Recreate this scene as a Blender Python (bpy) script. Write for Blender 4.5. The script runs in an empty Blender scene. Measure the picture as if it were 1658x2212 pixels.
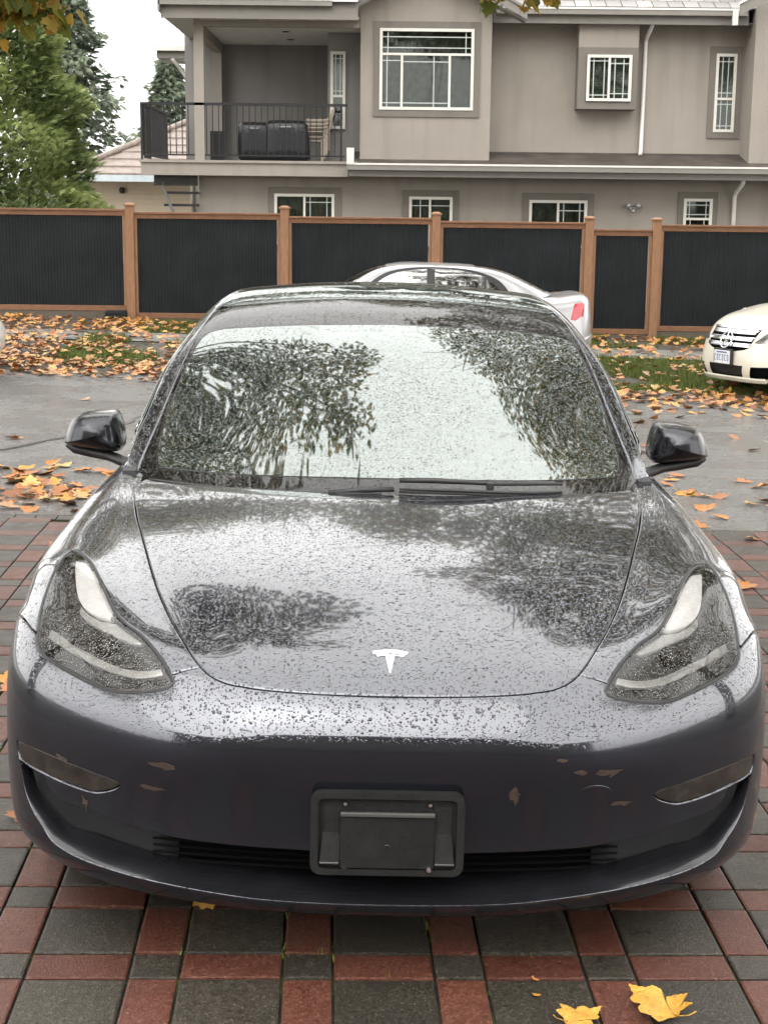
import bpy, bmesh, math, random
import numpy as np
from mathutils import Vector, Matrix, Euler
from mathutils.geometry import delaunay_2d_cdt
random.seed(7); RNG = np.random.default_rng(7)
R_ = math.radians
scene = bpy.context.scene

# ---------------------------------------------------------------- camera
cam_data = bpy.data.cameras.new('camera'); cam = bpy.data.objects.new('camera', cam_data)
scene.collection.objects.link(cam); scene.camera = cam
cam_data.sensor_fit = 'HORIZONTAL'; cam_data.sensor_width = 36.0
cam_data.lens = 36.0 * 3250.0 / 1658.0
cam_data.clip_start = 0.05; cam_data.clip_end = 2000.0
cam.matrix_world = (Matrix.Translation((-0.010, -3.072, 1.735)) @ Matrix.Rotation(math.pi / 2 - R_(11.7), 4, 'X')
                    @ Matrix.Rotation(0.011, 4, 'Z'))

# ---------------------------------------------------------------- overcast sky, weak broad sun, exposure
SUN_EL, SUN_AZ = 48.0, 200.0
world = bpy.data.worlds.new('World'); scene.world = world; world.use_nodes = True
wn, wl = world.node_tree.nodes, world.node_tree.links
wn.clear()
w_out = wn.new('ShaderNodeOutputWorld'); w_bg = wn.new('ShaderNodeBackground')
w_sky = wn.new('ShaderNodeTexSky'); w_sky.sky_type = 'NISHITA'; w_sky.sun_disc = False
w_sky.sun_elevation = R_(SUN_EL); w_sky.sun_rotation = R_(SUN_AZ)
w_sky.air_density = 1.0; w_sky.dust_density = 6.0; w_sky.ozone_density = 1.0
w_hsv = wn.new('ShaderNodeHueSaturation'); w_hsv.inputs['Saturation'].default_value = 0.12
w_mix = wn.new('ShaderNodeMix'); w_mix.data_type = 'RGBA'; w_mix.blend_type = 'MIX'
w_mix.inputs[0].default_value = 0.75; w_mix.inputs[7].default_value = (17.9, 17.6, 17.1, 1)   # even cloud deck
wl.new(w_sky.outputs[0], w_hsv.inputs['Color']); wl.new(w_hsv.outputs[0], w_mix.inputs[6])
wl.new(w_mix.outputs[2], w_bg.inputs['Color']); wl.new(w_bg.outputs[0], w_out.inputs['Surface'])
w_bg.inputs['Strength'].default_value = 0.10
sun_data = bpy.data.lights.new('sun', 'SUN'); sun_data.energy = 0.5; sun_data.angle = R_(70)
sun_data.color = (1.0, 0.97, 0.93)
sun = bpy.data.objects.new('sun', sun_data); scene.collection.objects.link(sun)
_az, _el = R_(SUN_AZ), R_(SUN_EL)
sun.rotation_euler = Vector((math.sin(_az) * math.cos(_el), math.cos(_az) * math.cos(_el), math.sin(_el))).to_track_quat('Z', 'Y').to_euler()
scene.view_settings.view_transform = 'Standard'; scene.view_settings.look = 'None'
scene.view_settings.exposure = 1.15; scene.view_settings.gamma = 1.0; scene.view_settings.use_curve_mapping = False
scene.cycles.use_denoising = True
try: scene.cycles.denoiser = 'OPENIMAGEDENOISE'
except Exception: pass
scene.cycles.max_bounces = 7; scene.cycles.transparent_max_bounces = 12
scene.cycles.use_adaptive_sampling = True; scene.cycles.adaptive_threshold = 0.025; scene.cycles.adaptive_min_samples = 24
scene.cycles.sample_clamp_indirect = 6.0
# ---------------------------------------------------------------- helpers: objects, tags, meshes
COL = scene.collection
def link(o, parent=None):
    COL.objects.link(o)
    if parent is not None: o.parent = parent
    return o
def tag(o, label=None, cat=None, group=None, kind=None):
    for k, v in (('label', label), ('category', cat), ('group', group), ('kind', kind)):
        if v: o[k] = v
    return o
def empty(name, loc=(0, 0, 0), rot=(0, 0, 0)):
    o = bpy.data.objects.new(name, None); o.empty_display_size = .2
    o.location = loc; o.rotation_euler = rot
    return link(o)
def mesh_obj(name, verts, faces, mat, parent=None, smooth=False, mats=None, fmat=None):
    me = bpy.data.meshes.new(name)
    me.from_pydata([tuple(map(float, v)) for v in verts], [], [tuple(map(int, f)) for f in faces])
    for m in (mats or [mat]): me.materials.append(m)
    if fmat is not None: me.polygons.foreach_set('material_index', list(fmat))
    if smooth: me.polygons.foreach_set('use_smooth', [True] * len(me.polygons))
    me.update()
    return link(bpy.data.objects.new(name, me), parent)
def bm_obj(name, bm, mat, parent=None, smooth=False, angle=None):
    me = bpy.data.meshes.new(name)
    bmesh.ops.recalc_face_normals(bm, faces=bm.faces)
    bm.to_mesh(me); bm.free(); me.materials.append(mat)
    if smooth or angle:
        me.polygons.foreach_set('use_smooth', [True] * len(me.polygons))
        if angle: me.set_sharp_from_angle(angle=R_(angle))
    return link(bpy.data.objects.new(name, me), parent)
def add_box(bm, lo, hi, bevel=0.0, rot=None, about=None):
    lo, hi = Vector(lo), Vector(hi)
    r = bmesh.ops.create_cube(bm, size=1.0)['verts']
    c, d = (lo + hi) / 2, hi - lo
    for v in r: v.co = Vector((v.co.x * d.x, v.co.y * d.y, v.co.z * d.z)) + c
    if bevel:
        es = {e for v in r for e in v.link_edges}
        x = bmesh.ops.bevel(bm, geom=list(es), offset=bevel, segments=1, affect='EDGES', profile=.5)
        r = list({v for f in x['faces'] for v in f.verts} | {v for v in r if v.is_valid})
    if rot is not None: bmesh.ops.rotate(bm, verts=r, cent=Vector(about) if about is not None else c, matrix=rot)
    return r
def box(name, lo, hi, mat, parent=None, bevel=0.0):
    bm = bmesh.new(); add_box(bm, lo, hi, bevel); return bm_obj(name, bm, mat, parent)
def boxes(name, lst, mat, parent=None, bevel=0.0):
    bm = bmesh.new()
    for lo, hi in lst: add_box(bm, lo, hi, bevel)
    return bm_obj(name, bm, mat, parent)
def tube_data(path, rad, n=8, cap=True):
    P = [Vector(p) for p in path]; V = []; Fc = []
    rads = rad if isinstance(rad, (list, tuple)) else [rad] * len(P)
    up = None
    for i, p in enumerate(P):
        t = (P[min(i + 1, len(P) - 1)] - P[max(i - 1, 0)]).normalized()
        if up is None: up = t.orthogonal().normalized()
        up = (up - t * up.dot(t)).normalized(); s = t.cross(up)
        for k in range(n):
            a = 2 * math.pi * k / n
            V.append(p + (up * math.cos(a) + s * math.sin(a)) * rads[i])
    for i in range(len(P) - 1):
        for k in range(n):
            a, b = i * n + k, i * n + (k + 1) % n
            Fc.append((a, b, b + n, a + n))
    if cap: Fc += [tuple(range(n - 1, -1, -1)), tuple(range((len(P) - 1) * n, len(P) * n))]
    return V, Fc
def tube(name, path, rad, mat, parent=None, n=8):
    V, Fc = tube_data(path, rad, n); return mesh_obj(name, V, Fc, mat, parent, smooth=True)
def lathe(name, prof, mat, parent=None, n=24, axis='Z', loc=(0, 0, 0), smooth=True):
    V, Fc = [], []
    for r, h in prof:
        for k in range(n):
            a = 2 * math.pi * k / n; c, s = r * math.cos(a), r * math.sin(a)
            V.append({'Z': (c, s, h), 'X': (h, c, s), 'Y': (s, h, c)}[axis])
    for i in range(len(prof) - 1):
        for k in range(n):
            a, b = i * n + k, i * n + (k + 1) % n
            Fc.append((a, b, b + n, a + n))
    o = mesh_obj(name, V, Fc, mat, parent, smooth=smooth)
    o.location = loc
    if smooth: o.data.set_sharp_from_angle(angle=R_(40))
    return o
def prism(name, pts, d, mat, parent=None, M=None, bevel=0.0):
    """polygon pts (x, z) extruded along +y by d, then moved by matrix M"""
    n = len(pts); bm = bmesh.new()
    a = [bm.verts.new((x, 0, z)) for x, z in pts]; b = [bm.verts.new((x, d, z)) for x, z in pts]
    bm.faces.new(a); bm.faces.new(b[::-1])
    for i in range(n): bm.faces.new((a[i], b[i], b[(i + 1) % n], a[(i + 1) % n]))
    if bevel: bmesh.ops.bevel(bm, geom=[e for e in bm.edges], offset=bevel, segments=1, affect='EDGES')
    if M is not None: bmesh.ops.transform(bm, matrix=M, verts=bm.verts)
    return bm_obj(name, bm, mat, parent)

# ---------------------------------------------------------------- helpers: materials
class NT:
    def __init__(self, name):
        self.m = bpy.data.materials.new(name); self.m.use_nodes = True
        self.t = self.m.node_tree; self.N, self.L = self.t.nodes, self.t.links
        self.b = self.N['Principled BSDF']; self.out = self.N['Material Output']
    def n(self, kind, **kw):
        x = self.N.new('ShaderNode' + kind)
        for k, v in kw.items():
            if k.startswith('i_'): x.inputs[k[2:].replace('_', ' ')].default_value = v
            else: setattr(x, k, v)
        return x
    def l(self, a, b): self.L.new(a, b)
    def coord(self, kind='Object'): return self.n('TexCoord').outputs[kind]
    def noise(self, vec, scale, detail=4, rough=.55, dim='3D'):
        x = self.n('TexNoise'); x.noise_dimensions = dim
        x.inputs['Scale'].default_value = scale; x.inputs['Detail'].default_value = detail; x.inputs['Roughness'].default_value = rough
        if vec is not None: self.l(vec, x.inputs['Vector'])
        return x.outputs['Fac']
    def ramp(self, fac, stops):
        x = self.n('ValToRGB'); e = x.color_ramp.elements
        while len(e) < len(stops): e.new(.5)
        for q, (p, c) in zip(e, stops): q.position = p; q.color = (*c, 1) if len(c) == 3 else c
        self.l(fac, x.inputs[0]); return x.outputs[0]
    def mix(self, fac, a, b, mode='MIX'):
        x = self.n('Mix', data_type='RGBA', blend_type=mode)
        for s, v in ((0, fac), (6, a), (7, b)):
            if isinstance(v, (int, float)): x.inputs[s].default_value = v
            elif isinstance(v, (tuple, list)): x.inputs[s].default_value = (*v, 1) if len(v) == 3 else v
            else: self.l(v, x.inputs[s])
        return x.outputs[2]
    def math(self, op, a, b=None, c=None, clamp=False):
        x = self.n('Math', operation=op, use_clamp=clamp)
        for s, v in ((0, a), (1, b), (2, c)):
            if v is None: continue
            if isinstance(v, (int, float)): x.inputs[s].default_value = v
            else: self.l(v, x.inputs[s])
        return x.outputs[0]
    def remap(self, v, a, b, c, d, smooth=False):
        x = self.n('MapRange'); x.interpolation_type = 'SMOOTHSTEP' if smooth else 'LINEAR'
        for s, q in zip((1, 2, 3, 4), (a, b, c, d)): x.inputs[s].default_value = q
        self.l(v, x.inputs[0]); return x.outputs[0]
    def bump(self, h, strength=.5, dist=.01, normal=None):
        x = self.n('Bump'); x.inputs['Strength'].default_value = strength; x.inputs['Distance'].default_value = dist
        self.l(h, x.inputs['Height'])
        if normal is not None: self.l(normal, x.inputs['Normal'])
        return x.outputs[0]
    def set(self, **kw):
        for k, v in kw.items():
            i = self.b.inputs[k.replace('_', ' ')]
            if isinstance(v, (int, float)): i.default_value = v
            elif isinstance(v, (tuple, list)): i.default_value = (*v, 1) if len(v) == 3 else v
            else: self.l(v, i)
        return self.m
def flat(name, col, rough=.6, metal=0.0, var=.12, scale=6.0, bump=0.0, bscale=60.0, **kw):
    """plain colour with soft mottling and a little relief"""
    t = NT(name); co = t.coord()
    n1 = t.noise(co, scale, 5)
    c = t.mix(t.remap(n1, .3, .7, 0, 1), [x * (1 - var) for x in col], [min(1, x * (1 + var)) for x in col])
    t.set(Base_Color=c, Roughness=rough, Metallic=metal, **kw)
    if bump: t.set(Normal=t.bump(t.noise(co, bscale, 6, .6), bump, .02))
    return t.m
# ---------------------------------------------------------------- smooth tensor-product surfaces for the car skin
class Surf:
    """C2 surface through a half grid of control points (mirrored about x = 0); u in [-1,1], v in [0,1]."""
    def __init__(self, rows, lam=2e-5):
        P = np.array(rows, float)
        full = np.concatenate([P[:, :0:-1] * np.array([-1, 1, 1]), P], axis=1)
        self.P = full
        du = np.linalg.norm(np.diff(full, axis=1), axis=2).mean(0)
        dv = np.linalg.norm(np.diff(full, axis=0), axis=2).mean(1)
        ku = np.concatenate([[0], np.cumsum(du)]); kv = np.concatenate([[0], np.cumsum(dv)])
        self.Lu, self.Lv = ku[-1], kv[-1]
        self.ku = ku / ku[-1] * 2 - 1; self.kv = kv / kv[-1]
        def smoother(k, L):
            n = len(k); h = np.diff(k) * L
            Q = np.zeros((n, n - 2)); R = np.zeros((n - 2, n - 2))
            for j in range(n - 2):
                Q[j, j] = 1 / h[j]; Q[j + 1, j] = -1 / h[j] - 1 / h[j + 1]; Q[j + 2, j] = 1 / h[j + 1]
                R[j, j] = (h[j] + h[j + 1]) / 3
                if j < n - 3: R[j, j + 1] = R[j + 1, j] = h[j + 1] / 6
            Ri = np.linalg.inv(R)
            A = np.linalg.inv(np.eye(n) + lam * Q @ Ri @ Q.T)
            return A, Ri @ Q.T                       # smoothing matrix, second derivatives
        Au, Gu = smoother(self.ku, self.Lu / 2); Av, Gv = smoother(self.kv, self.Lv)
        self.P = np.einsum('ji,ikc->jkc', Av, self.P); self.P = np.einsum('ji,kic->kjc', Au, self.P)
        self.Gu, self.Gv = Gu, Gv
    def _basis(self, k, G, L, t):
        t = np.asarray(t, float); n = len(k)
        i = np.clip(np.searchsorted(k, t, side='right') - 1, 0, n - 2)
        h = (k[i + 1] - k[i]); a = (k[i + 1] - t) / h; b = 1 - a; hh = h * L
        M = np.zeros((len(t), n)); r = np.arange(len(t))
        M[r, i] += a; M[r, i + 1] += b
        G2 = np.zeros((n, n)); G2[1:-1] = G
        M += ((a ** 3 - a) * hh * hh / 6)[:, None] * G2[i] + ((b ** 3 - b) * hh * hh / 6)[:, None] * G2[i + 1]
        return M
    def __call__(self, u, v):
        u = np.clip(np.asarray(u, float), -1, 1); v = np.clip(np.asarray(v, float), 0, 1)
        Bu = self._basis(self.ku, self.Gu, self.Lu / 2, u); Bv = self._basis(self.kv, self.Gv, self.Lv, v)
        return np.einsum('nj,ni,jic->nc', Bv, Bu, self.P)
    def frame(self, u, v, e=1e-3):
        p = self(u, v)
        u0, u1 = np.clip(np.asarray(u) - e, -1, 1), np.clip(np.asarray(u) + e, -1, 1)
        v0, v1 = np.clip(np.asarray(v) - e, 0, 1), np.clip(np.asarray(v) + e, 0, 1)
        n = np.cross(self(u1, v) - self(u0, v), self(u, v1) - self(u, v0))
        n /= np.linalg.norm(n, axis=1)[:, None] + 1e-12
        return p, n

# control rows (x, y, z) from the centre line out: under lip, lip, intake, bumper, crease, hood, doors, boot
BODY_ROWS = [
 [(0,0.045,0.168),(0.14,0.047,0.168),(0.28,0.06,0.168),(0.42,0.092,0.168),(0.55,0.135,0.168),(0.67,0.2,0.168),(0.785,0.3,0.168),(0.862,0.405,0.168),(0.895,0.5,0.168)],
 [(0,0.004,0.203),(0.14,0.006,0.203),(0.28,0.018,0.203),(0.42,0.05,0.204),(0.55,0.092,0.206),(0.68,0.16,0.207),(0.8064,0.26,0.207),(0.8868,0.368,0.205),(0.9136,0.497,0.203)],
 [(0,0.018,0.262),(0.14,0.019,0.262),(0.28,0.03,0.262),(0.42,0.058,0.263),(0.55,0.098,0.263),(0.685,0.168,0.263),(0.8114,0.265,0.263),(0.8939,0.366,0.263),(0.9207,0.482,0.263)],
 [(0,0.024,0.325),(0.14,0.025,0.325),(0.28,0.035,0.325),(0.42,0.06,0.325),(0.55,0.098,0.325),(0.69,0.17,0.33),(0.8165,0.268,0.335),(0.8989,0.366,0.338),(0.9247,0.474,0.34)],
 [(0,0.01,0.45),(0.14,0.011,0.45),(0.28,0.02,0.45),(0.42,0.046,0.45),(0.555,0.088,0.45),(0.7,0.172,0.45),(0.8266,0.278,0.45),(0.907,0.378,0.45),(0.9277,0.5,0.45)],
 [(0,0,0.565),(0.14,0.001,0.565),(0.28,0.009,0.565),(0.42,0.034,0.56),(0.56,0.082,0.56),(0.71,0.18,0.56),(0.8366,0.295,0.56),(0.912,0.398,0.56),(0.9297,0.545,0.56)],
 [(0,0.009,0.6),(0.14,0.01,0.6),(0.28,0.018,0.598),(0.42,0.044,0.595),(0.555,0.09,0.6),(0.7,0.185,0.605),(0.8316,0.305,0.605),(0.911,0.408,0.6),(0.9307,0.57,0.59)],
 [(0,0.033,0.642),(0.14,0.035,0.643),(0.28,0.046,0.645),(0.41,0.078,0.648),(0.54,0.115,0.648),(0.685,0.2,0.645),(0.8185,0.315,0.645),(0.907,0.423,0.635),(0.9317,0.6,0.618)],
 [(0,0.062,0.677),(0.14,0.065,0.679),(0.28,0.08,0.684),(0.41,0.117,0.693),(0.52,0.145,0.69),(0.67,0.225,0.682),(0.8064,0.335,0.68),(0.9019,0.443,0.668),(0.9317,0.63,0.64)],
 [(0,0.16,0.725),(0.15,0.163,0.727),(0.3,0.172,0.729),(0.445,0.19,0.723),(0.535,0.205,0.728),(0.68,0.285,0.732),(0.8114,0.385,0.722),(0.904,0.493,0.706),(0.9317,0.68,0.668)],
 [(0,0.32,0.778),(0.18,0.322,0.779),(0.36,0.328,0.776),(0.515,0.335,0.763),(0.605,0.34,0.772),(0.715,0.4,0.785),(0.822,0.48,0.768),(0.902,0.57,0.735),(0.928,0.74,0.69)],
 [(0,0.5,0.826),(0.2,0.502,0.827),(0.4,0.508,0.822),(0.58,0.51,0.804),(0.665,0.5,0.812),(0.76,0.545,0.828),(0.855,0.6,0.81),(0.912,0.67,0.765),(0.927,0.8,0.703)],
 [(0,0.72,0.868),(0.21,0.722,0.868),(0.43,0.727,0.862),(0.643,0.73,0.843),(0.7,0.735,0.847),(0.8,0.74,0.848),(0.884,0.77,0.824),(0.918,0.8,0.775),(0.926,0.85,0.706)],
 [(0,0.95,0.901),(0.22,0.952,0.901),(0.45,0.957,0.894),(0.695,0.965,0.872),(0.74,0.965,0.876),(0.815,0.965,0.869),(0.876,0.97,0.848),(0.915,0.96,0.79),(0.925,0.95,0.69)],
 [(0,1.15,0.924),(0.23,1.155,0.923),(0.47,1.165,0.915),(0.725,1.18,0.893),(0.77,1.18,0.897),(0.827,1.18,0.889),(0.868,1.18,0.868),(0.913,1.13,0.8),(0.924,1.07,0.632)],
 [(0,1.33,0.936),(0.24,1.335,0.935),(0.49,1.345,0.928),(0.748,1.36,0.908),(0.792,1.36,0.912),(0.822,1.36,0.905),(0.856,1.36,0.884),(0.91,1.28,0.8),(0.922,1.17,0.48)],
 [(0,1.6,0.945),(0.25,1.6,0.944),(0.5,1.6,0.938),(0.755,1.6,0.92),(0.8,1.6,0.924),(0.818,1.6,0.915),(0.845,1.58,0.89),(0.908,1.5,0.78),(0.912,1.42,0.22)],
 [(0,2.1,0.945),(0.25,2.1,0.944),(0.5,2.1,0.94),(0.76,2.1,0.93),(0.805,2.1,0.932),(0.822,2.1,0.922),(0.848,2.1,0.89),(0.912,2.1,0.76),(0.905,2.1,0.19)],
 [(0,3,0.96),(0.25,3,0.96),(0.5,3,0.955),(0.75,3,0.948),(0.8,3,0.95),(0.83,3,0.938),(0.86,3,0.9),(0.918,3,0.76),(0.908,3,0.19)],
 [(0,3.7,1.03),(0.25,3.7,1.03),(0.48,3.7,1.025),(0.68,3.7,1.01),(0.76,3.7,1),(0.815,3.7,0.975),(0.86,3.7,0.92),(0.925,3.7,0.76),(0.915,3.7,0.3)],
 [(0,4.2,1.09),(0.25,4.2,1.088),(0.46,4.2,1.08),(0.62,4.2,1.065),(0.7,4.2,1.05),(0.77,4.2,1.02),(0.83,4.2,0.93),(0.9,4.18,0.74),(0.89,4.15,0.28)],
 [(0,4.55,1.1),(0.24,4.545,1.098),(0.43,4.53,1.09),(0.57,4.5,1.075),(0.65,4.48,1.05),(0.72,4.45,1),(0.78,4.42,0.9),(0.84,4.38,0.7),(0.85,4.33,0.28)],
 [(0,4.63,0.98),(0.23,4.62,0.98),(0.42,4.6,0.97),(0.55,4.57,0.955),(0.63,4.54,0.94),(0.69,4.51,0.9),(0.75,4.47,0.82),(0.8,4.43,0.62),(0.81,4.37,0.28)],
 [(0,4.69,0.62),(0.22,4.685,0.62),(0.4,4.66,0.61),(0.53,4.63,0.6),(0.61,4.6,0.59),(0.67,4.57,0.57),(0.72,4.53,0.53),(0.765,4.48,0.44),(0.78,4.43,0.28)],
 [(0,4.58,0.28),(0.21,4.575,0.28),(0.38,4.56,0.28),(0.5,4.54,0.28),(0.57,4.52,0.28),(0.63,4.5,0.28),(0.68,4.48,0.28),(0.725,4.46,0.27),(0.75,4.43,0.26)],
]
CABIN_ROWS = [
 [(0,1.1,0.905),(0.2,1.118,0.904),(0.4,1.168,0.9),(0.6,1.27,0.896),(0.762,1.4,0.892),(0.812,1.47,0.898),(0.822,1.52,0.895),(0.828,1.57,0.89)],
 [(0,1.2,0.955),(0.2,1.217,0.954),(0.4,1.267,0.95),(0.592,1.36,0.947),(0.748,1.475,0.945),(0.803,1.53,0.945),(0.818,1.58,0.928),(0.828,1.64,0.905)],
 [(0,1.42,1.068),(0.2,1.435,1.066),(0.385,1.477,1.06),(0.567,1.56,1.05),(0.718,1.655,1.046),(0.776,1.7,1.042),(0.803,1.75,0.99),(0.826,1.8,0.92)],
 [(0,1.75,1.226),(0.19,1.762,1.224),(0.365,1.795,1.216),(0.534,1.855,1.202),(0.6712,1.92,1.192),(0.73,1.955,1.186),(0.775,1.985,1.08),(0.824,2,0.93)],
 [(0,2.04,1.34),(0.175,2.05,1.338),(0.338,2.07,1.331),(0.491,2.11,1.318),(0.6176,2.155,1.3),(0.679,2.18,1.288),(0.75,2.2,1.12),(0.824,2.2,0.935)],
 [(0,2.25,1.396),(0.165,2.257,1.394),(0.32,2.272,1.387),(0.465,2.3,1.374),(0.5832,2.335,1.355),(0.644,2.36,1.34),(0.738,2.4,1.14),(0.824,2.4,0.937)],
 [(0,2.55,1.43),(0.158,2.553,1.428),(0.305,2.56,1.421),(0.441,2.575,1.408),(0.551,2.595,1.39),(0.61,2.61,1.374),(0.732,2.62,1.15),(0.824,2.62,0.94)],
 [(0,2.95,1.417),(0.155,2.95,1.415),(0.3,2.95,1.408),(0.433,2.95,1.395),(0.5398,2.95,1.379),(0.601,2.95,1.363),(0.73,2.95,1.15),(0.828,2.95,0.945)],
 [(0,3.4,1.366),(0.15,3.4,1.364),(0.29,3.4,1.357),(0.4215,3.4,1.344),(0.5274,3.4,1.329),(0.588,3.4,1.314),(0.72,3.4,1.13),(0.825,3.4,0.955)],
 [(0,3.85,1.252),(0.145,3.85,1.25),(0.28,3.85,1.243),(0.4,3.84,1.23),(0.5,3.82,1.218),(0.56,3.8,1.208),(0.68,3.75,1.09),(0.79,3.7,0.975)],
 [(0,4.32,1.088),(0.14,4.32,1.086),(0.27,4.315,1.079),(0.38,4.3,1.07),(0.475,4.27,1.065),(0.535,4.24,1.06),(0.62,4.15,1.03),(0.71,4.05,0.995)],
]
# ================================================================ ground, road, driveway
def sstep(a, b, t):
    t = min(1, max(0, (t - a) / (b - a))); return t * t * (3 - 2 * t)
def gz(x, y):
    s = sstep(4, 14.5, y); k = .012 + .0115 * sstep(5, 17, y)
    return -k * max(-14, min(14, x)) - .45 * s + .17 * sstep(15.5, 20.5, y)
def ground_mat():
    t = NT('damp_earth'); co = t.coord(); n = t.noise(co, 3, 8, .65); n2 = t.noise(co, 60, 4, .7)
    c = t.ramp(n, [(.3, (.055, .047, .036)), (.5, (.085, .075, .058)), (.7, (.10, .09, .075))])
    c = t.mix(t.remap(n2, .4, .7, 0, .5), c, (.13, .12, .10))
    return t.set(Base_Color=c, Roughness=.75, Normal=t.bump(t.noise(co, 45, 8, .7), .7, .03))
def asphalt_mat():
    t = NT('wet_asphalt'); co = t.coord()
    v = t.n('TexVoronoi'); v.inputs['Scale'].default_value = 130; t.l(co, v.inputs['Vector'])
    sep = t.n('SeparateColor'); t.l(v.outputs['Color'], sep.inputs[0])
    big = t.noise(co, .7, 6, .6)
    c = t.ramp(sep.outputs[0], [(.0, (.035, .035, .035)), (.5, (.08, .078, .076)), (.8, (.17, .166, .158)), (1, (.32, .31, .29))])
    c = t.mix(t.remap(big, .38, .62, 0, .6), c, (.06, .059, .057))
    c = t.mix(t.remap(t.noise(co, 48, 3, .85), .46, .60, 0, .7), c, (.27, .265, .25))
    h = t.math('ADD', t.math('MULTIPLY', v.outputs['Distance'], -.8), t.math('MULTIPLY', t.noise(co, 300, 3, .7), .5))
    rough = t.remap(t.noise(co, 1.6, 5), .40, .60, .17, .36)
    return t.set(Base_Color=c, Roughness=rough, Specular_IOR_Level=.7, Normal=t.bump(h, .9, .008))
M_EARTH, M_ASPH = ground_mat(), asphalt_mat()
def sheet(name, x0, x1, y0, y1, dz, mat, nx=24, ny=24, edge=0.0, wav=0.0):
    xs, ys = np.linspace(x0, x1, nx), np.linspace(y0, y1, ny); V = []
    for j, y in enumerate(ys):
        for x in xs:
            yy = y
            if edge and j in (0, ny - 1): yy += edge * (math.sin(x * 1.7) * .5 + math.sin(x * 4.3 + 1) * .3 + math.sin(x * 11) * .2)
            V.append((x, yy, gz(x, yy) + dz))
    F_ = [(j * nx + i, j * nx + i + 1, (j + 1) * nx + i + 1, (j + 1) * nx + i) for j in range(ny - 1) for i in range(nx - 1)]
    return mesh_obj(name, V, F_, mat, smooth=True)
# one ground sheet to the horizon, finer near the place
gx = [-900, -300, -120, -60, -30] + list(np.linspace(-14, 14, 29)) + [30, 60, 120, 300, 900]
gy = [-600, -200, -60, -20] + list(np.linspace(-8, 24, 33)) + [30, 40, 60, 100, 200, 500, 1200]
V = [(x, y, gz(x, y) - .045) for y in gy for x in gx]; nx_ = len(gx)
ground = tag(mesh_obj('ground', V, [(j * nx_ + i, j * nx_ + i + 1, (j + 1) * nx_ + i + 1, (j + 1) * nx_ + i) for j in range(len(gy) - 1) for i in range(nx_ - 1)], M_EARTH, smooth=True), kind='structure')
road = tag(sheet('road', -40, 40, 5.12, 15.5, -.012, M_ASPH, 161, 24, .12), kind='structure')
# tar-filled crack running across the road
M_TAR = flat('tar_seam', (.02, .02, .021), .35, var=.3, scale=20)
ck = [(-3.05, 7.6), (-2.75, 8.3), (-2.62, 9.0), (-2.42, 10.0), (-2.35, 11.0), (-2.18, 12.3), (-2.0, 13.6)]
V = []
for i, (x, y) in enumerate(ck):
    for q in range(3 if i < len(ck) - 1 else 1):
        t_ = q / 3; x2, y2 = ck[min(i + 1, len(ck) - 1)]; xx, yy = x + (x2 - x) * t_ + random.uniform(-.04, .04), y + (y2 - y) * t_
        w = random.uniform(.018, .045); V += [(xx - w, yy, gz(xx, yy) - .008), (xx + w, yy, gz(xx, yy) - .008)]
mesh_obj('crack_seal', V, [(2 * i, 2 * i + 1, 2 * i + 3, 2 * i + 2) for i in range(len(V) // 2 - 1)], M_TAR, road)
# concrete path before the fence
t = NT('old_concrete'); co = t.coord(); n = t.noise(co, 2.5, 7, .65)
M_CONC = t.set(Base_Color=t.ramp(n, [(.3, (.13, .125, .115)), (.7, (.24, .235, .22))]), Roughness=.6, Normal=t.bump(t.noise(co, 120, 5), .3, .01))
footpath = tag(sheet('footpath', -30, 30, 18.6, 19.6, -.03, M_CONC, 61, 4, .05), kind='structure')

# --- tartan brick driveway: wide and narrow courses both ways
def paver_mat(name, cols):
    t = NT(name); co = t.coord('Object'); oi = t.n('ObjectInfo'); g = t.n('NewGeometry')
    add = t.n('VectorMath', operation='ADD'); t.l(g.outputs['Position'], add.inputs[0]); co = add.outputs[0]
    at = t.n('Attribute', attribute_name='rnd'); r = t.math('FRACT', t.math('ADD', oi.outputs['Random'], at.outputs['Fac']))
    n, n2 = t.noise(co, 9, 6, .65), t.noise(co, 260, 4, .75)
    c = t.mix(t.remap(n, .35, .65, 0, 1), cols[0], cols[1])
    c = t.mix(t.remap(n2, .50, .66, 0, .75), c, cols[2])
    c = t.mix(t.remap(t.noise(co, 2.2, 7, .7), .50, .68, 0, .55), c, [q * .45 for q in cols[0]])
    c = t.mix(t.remap(t.noise(co, 95, 3, .85), .52, .64, 0, .75), c, cols[2])
    c = t.mix(t.remap(t.noise(co, 70, 2, .8), .36, .44, .6, 0), c, [q * .4 for q in cols[0]])
    c = t.mix(t.math('MULTIPLY', r, .45), c, [q * .55 for q in cols[0]])
    sp = t.n('TexVoronoi'); sp.inputs['Scale'].default_value = 70; t.l(co, sp.inputs['Vector'])
    c = t.mix(t.remap(sp.outputs['Distance'], .05, .14, .65, 0), c, (.30, .26, .20))
    h = t.math('ADD', t.noise(co, 180, 6, .7), t.math('MULTIPLY', n, .6))
    return t.set(Base_Color=c, Roughness=t.remap(n, .3, .7, .26, .52), Normal=t.bump(h, .6, .006))
M_PGREY = paver_mat('grey_paver', [(.025, .020, .0145), (.039, .0315, .0225), (.12, .105, .080)])
M_PRED = paver_mat('red_paver', [(.074, .020, .012), (.110, .033, .020), (.21, .098, .064)])
t = NT('mossy_joint_sand'); co = t.n('NewGeometry').outputs['Position']; n = t.noise(co, 5, 4, .6)
M_JOINT = t.set(Base_Color=t.ramp(n, [(.50, (.022, .02, .016)), (.60, (.05, .06, .015)), (.75, (.10, .15, .02))]), Roughness=.9, Normal=t.bump(t.noise(co, 300, 4), .6, .01))
PAV_ROT = .040; PX0, PY0 = -.463, .047; WD, NW = .233, .1155; PER = WD + NW
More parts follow.
